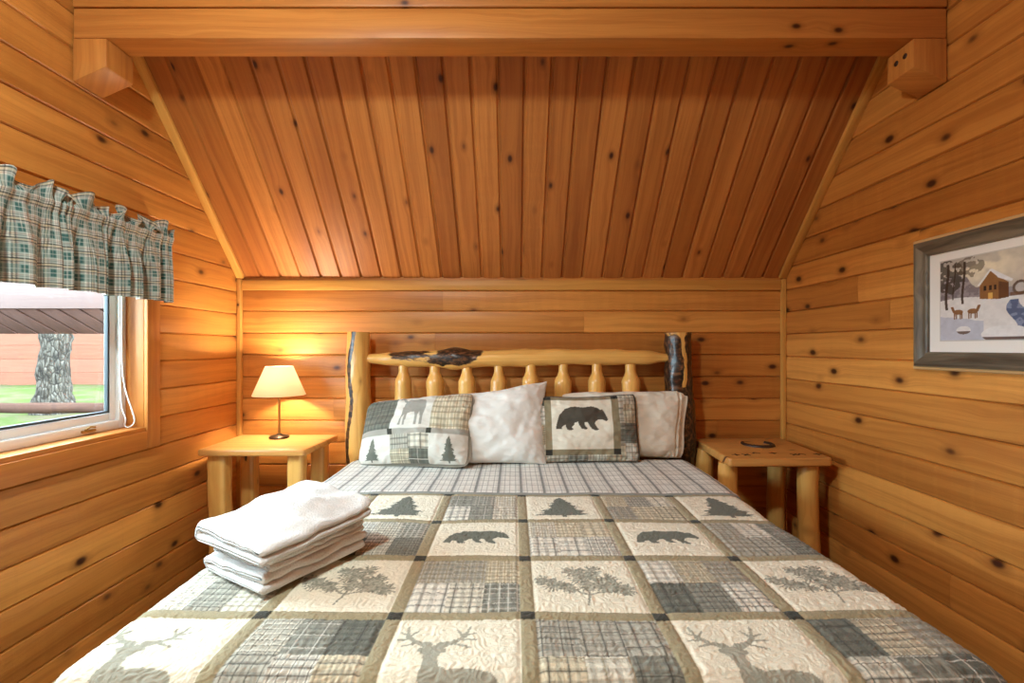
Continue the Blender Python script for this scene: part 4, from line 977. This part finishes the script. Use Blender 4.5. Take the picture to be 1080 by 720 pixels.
def paint(u, v):                                       # u: left to right as seen, v: up
    cl = lambda *c: np.array(lin(*c))
    n1 = fbm(u*5, v*5, 1)+.5; n2 = fbm(u*26, v*22, 3)+.5
    col = np.ones(u.shape+(3,))*cl(196,186,176)
    col = over(col, np.exp(-(((u-.36)/.26)**2+((v-.86)/.20)**2)), cl(246,234,204), .95)
    col = over(col, sstep(.42, .62, n1)*(v > .5), cl(166,158,160), .45)
    far = .55+.16*(fbm(u*9, u*0, 2)+.3)+.10*np.exp(-((u-.12)/.12)**2)
    col = over(col, (v < far).astype(float), cl(150,140,146), .8); col = over(col, (v < far)*sstep(.4, .7, n2), cl(104,94,100), .6)
    col = over(col, (v < .50+.02*np.sin(u*9)).astype(float), cl(232,228,226), 1)
    # dark pine stand on the left
    crown = ((u-.07)/.12)**2+((v-.80)/.22)**2 < .9+.9*(n2-.5)
    col = over(col, (crown & (n2 > .36)).astype(float), cl(74,64,52), .85)
    crown = ((u-.24)/.12)**2+((v-.88)/.12)**2 < .8+1.1*(n2-.5); col = over(col, (crown & (n2 > .42)).astype(float), cl(96,80,62), .7)
    for x, w, b in ((.06,.012,.38),(.20,.010,.44),(.12,.005,.50)): col = over(col, ((np.abs(u-x-.01*np.sin(v*9)) < w) & (v > b) & (v < .95)).astype(float), cl(70,50,36), .95)
    # mill
    col = over(col, inpoly(u, v, [(.33,.48),(.33,.63),(.41,.79),(.50,.68),(.54,.64),(.54,.47),(.46,.46)]).astype(float), cl(150,104,62), 1)
    col = over(col, inpoly(u, v, [(.47,.46),(.47,.66),(.54,.63),(.54,.47)]).astype(float), cl(108,72,46), 1)
    for x in (.37, .41, .445): col = over(col, ((np.abs(u-x) < .009) & (np.abs(v-.60) < .028)).astype(float), cl(60,42,34), 1)
    col = over(col, ((np.abs(u-.41) < .016) & (v > .47) & (v < .54)).astype(float), cl(232,180,96), 1)
    col = over(col, inpoly(u, v, [(.40,.80),(.42,.815),(.57,.665),(.56,.64),(.47,.70),(.42,.78)]).astype(float), cl(236,234,236), 1)
    col = over(col, strokes(u, v, [(.41,.805,.32,.64,.007,.007)]).astype(float), cl(240,238,236), 1)
    wr = np.hypot((u-.62)/1.0, (v-.565)/1.45); col = over(col, (wr < .055).astype(float), cl(112,92,80), 1); col = over(col, (wr < .036).astype(float), cl(206,202,200), .8)
    col = over(col, ((np.abs(u-.60) < .05) & (np.abs(v-.50) < .018)).astype(float), cl(120,84,58), .8)
    # stream
    sx = .60+.16*(v < .5)*(.46-v)*1.0+.05*np.sin(v*13); wid = .02+.34*np.clip(.46-v, 0, 1)
    st = (np.abs(u-sx-.10*(.46-v)) < wid) & (v < .44)
    col = over(col, st.astype(float), cl(84,96,132), .95); col = over(col, st*sstep(.5, .62, n2), cl(150,158,182), .7)
    col = over(col, (v < .30-.25*u+.05*(n1-.5))*(u < .36).astype(float), cl(182,186,206), .7)
    for a, b, ra, rb_ in ((.52,.06,.18,.10),(.80,.30,.13,.10),(.93,.16,.14,.10),(.20,.12,.06,.05)):
        d = ((u-a)/ra)**2+((v-b)/rb_)**2; col = over(col, (d < 1).astype(float), cl(236,234,234), 1); col = over(col, ((d < 1) & (v < b-.25*rb_)).astype(float), cl(92,60,46), .9)
    # bare trees on the right
    sg = [(.80,.40,.72,1.0,.012,.005),(.82,.40,.84,1.0,.013,.006),(.86,.40,.95,1.0,.012,.005),(.80,.55,.66,.86,.007,.003),(.84,.62,.90,.9,.006,.003),(.93,.35,.96,1.0,.014,.008),(.76,.72,.70,.92,.004,.002),(.78,.66,.80,.95,.005,.003)]
    col = over(col, strokes(u, v, sg).astype(float), cl(122,86,62), .9)
    col = over(col, ((((u-.90)/.20)**2+((v-.85)/.22)**2 < 1) & (n2 > .56)).astype(float), cl(170,128,92), .5)
    # two deer
    for x in (.155, .275):
        col = over(col, ((((u-x)/.042)**2+((v-.345)/.030)**2 < 1)).astype(float), cl(150,108,72), 1)
        col = over(col, strokes(u, v, [(x-.03,.34,x-.03,.26,.006,.005),(x-.015,.34,x-.015,.265,.006,.005),(x+.02,.34,x+.02,.26,.006,.005),(x+.032,.34,x+.032,.265,.006,.005),(x+(.035 if x > .2 else -.035),.35,x+(.05 if x > .2 else -.05),.405,.012,.012)]).astype(float), cl(140,98,64), 1)
    return np.clip(col*(.93+.14*n2[..., None]), 0, 1)
pc = paint(uu, vv)
V = np.stack([np.full(uu.shape, XW-.0135), ay1-(ay1-ay0)*uu, az0+(az1-az0)*vv], -1).reshape(-1, 3)
obj('print', V, gridf(nu, nv), M['art'], pic, col=pc.reshape(-1, 3), label='winter print of a mill, stream and deer in snow')

# ------------------------------------------------------------------ light
sc = bpy.context.scene
w = bpy.data.worlds.new('sky'); sc.world = w; w.use_nodes = True
bg = w.node_tree.nodes['Background']; bg.inputs[0].default_value = (.66, .86, 1.0, 1); bg.inputs[1].default_value = 33.0
def light(kind, name, loc, energy, color, size=.05, rot=None):
    l = bpy.data.lights.new(name, kind); l.energy = energy; l.color = color
    if kind == 'POINT': l.shadow_soft_size = size
    o = bpy.data.objects.new(name, l); C.objects.link(o); o.location = loc
    if rot: o.rotation_euler = rot
    return o
light('POINT', 'lamp_bulb_light', (lx, LD, lz+S0+.125), 150, (1, .85, .62), .03)
light('POINT', 'ceiling_light', (-.85, .35, 2.64), 92, (.78, .94, .95), .08)
cl2 = light('AREA', 'ceiling_light_bowl', (-.85, .35, 2.70), 24, (.78, .94, .95)); cl2.data.shape = 'DISK'; cl2.data.size = .34
po = light('AREA', 'window_portal', (WL-.20, (WY0+WY1)/2, (WZ0+WZ1)/2), 1, (1, 1, 1), rot=(0, -math.pi/2, 0))
po.data.shape = 'RECTANGLE'; po.data.size = WZ1-WZ0+.2; po.data.size_y = WY1-WY0+.2; po.data.cycles.is_portal = True
vs = sc.view_settings; vs.view_transform = 'Standard'; vs.look = 'None'; vs.gamma = 1; vs.use_curve_mapping = False; vs.exposure = .08
sc.cycles.use_denoising = True; sc.cycles.max_bounces = 10; sc.cycles.diffuse_bounces = 6; sc.cycles.sample_clamp_indirect = 8
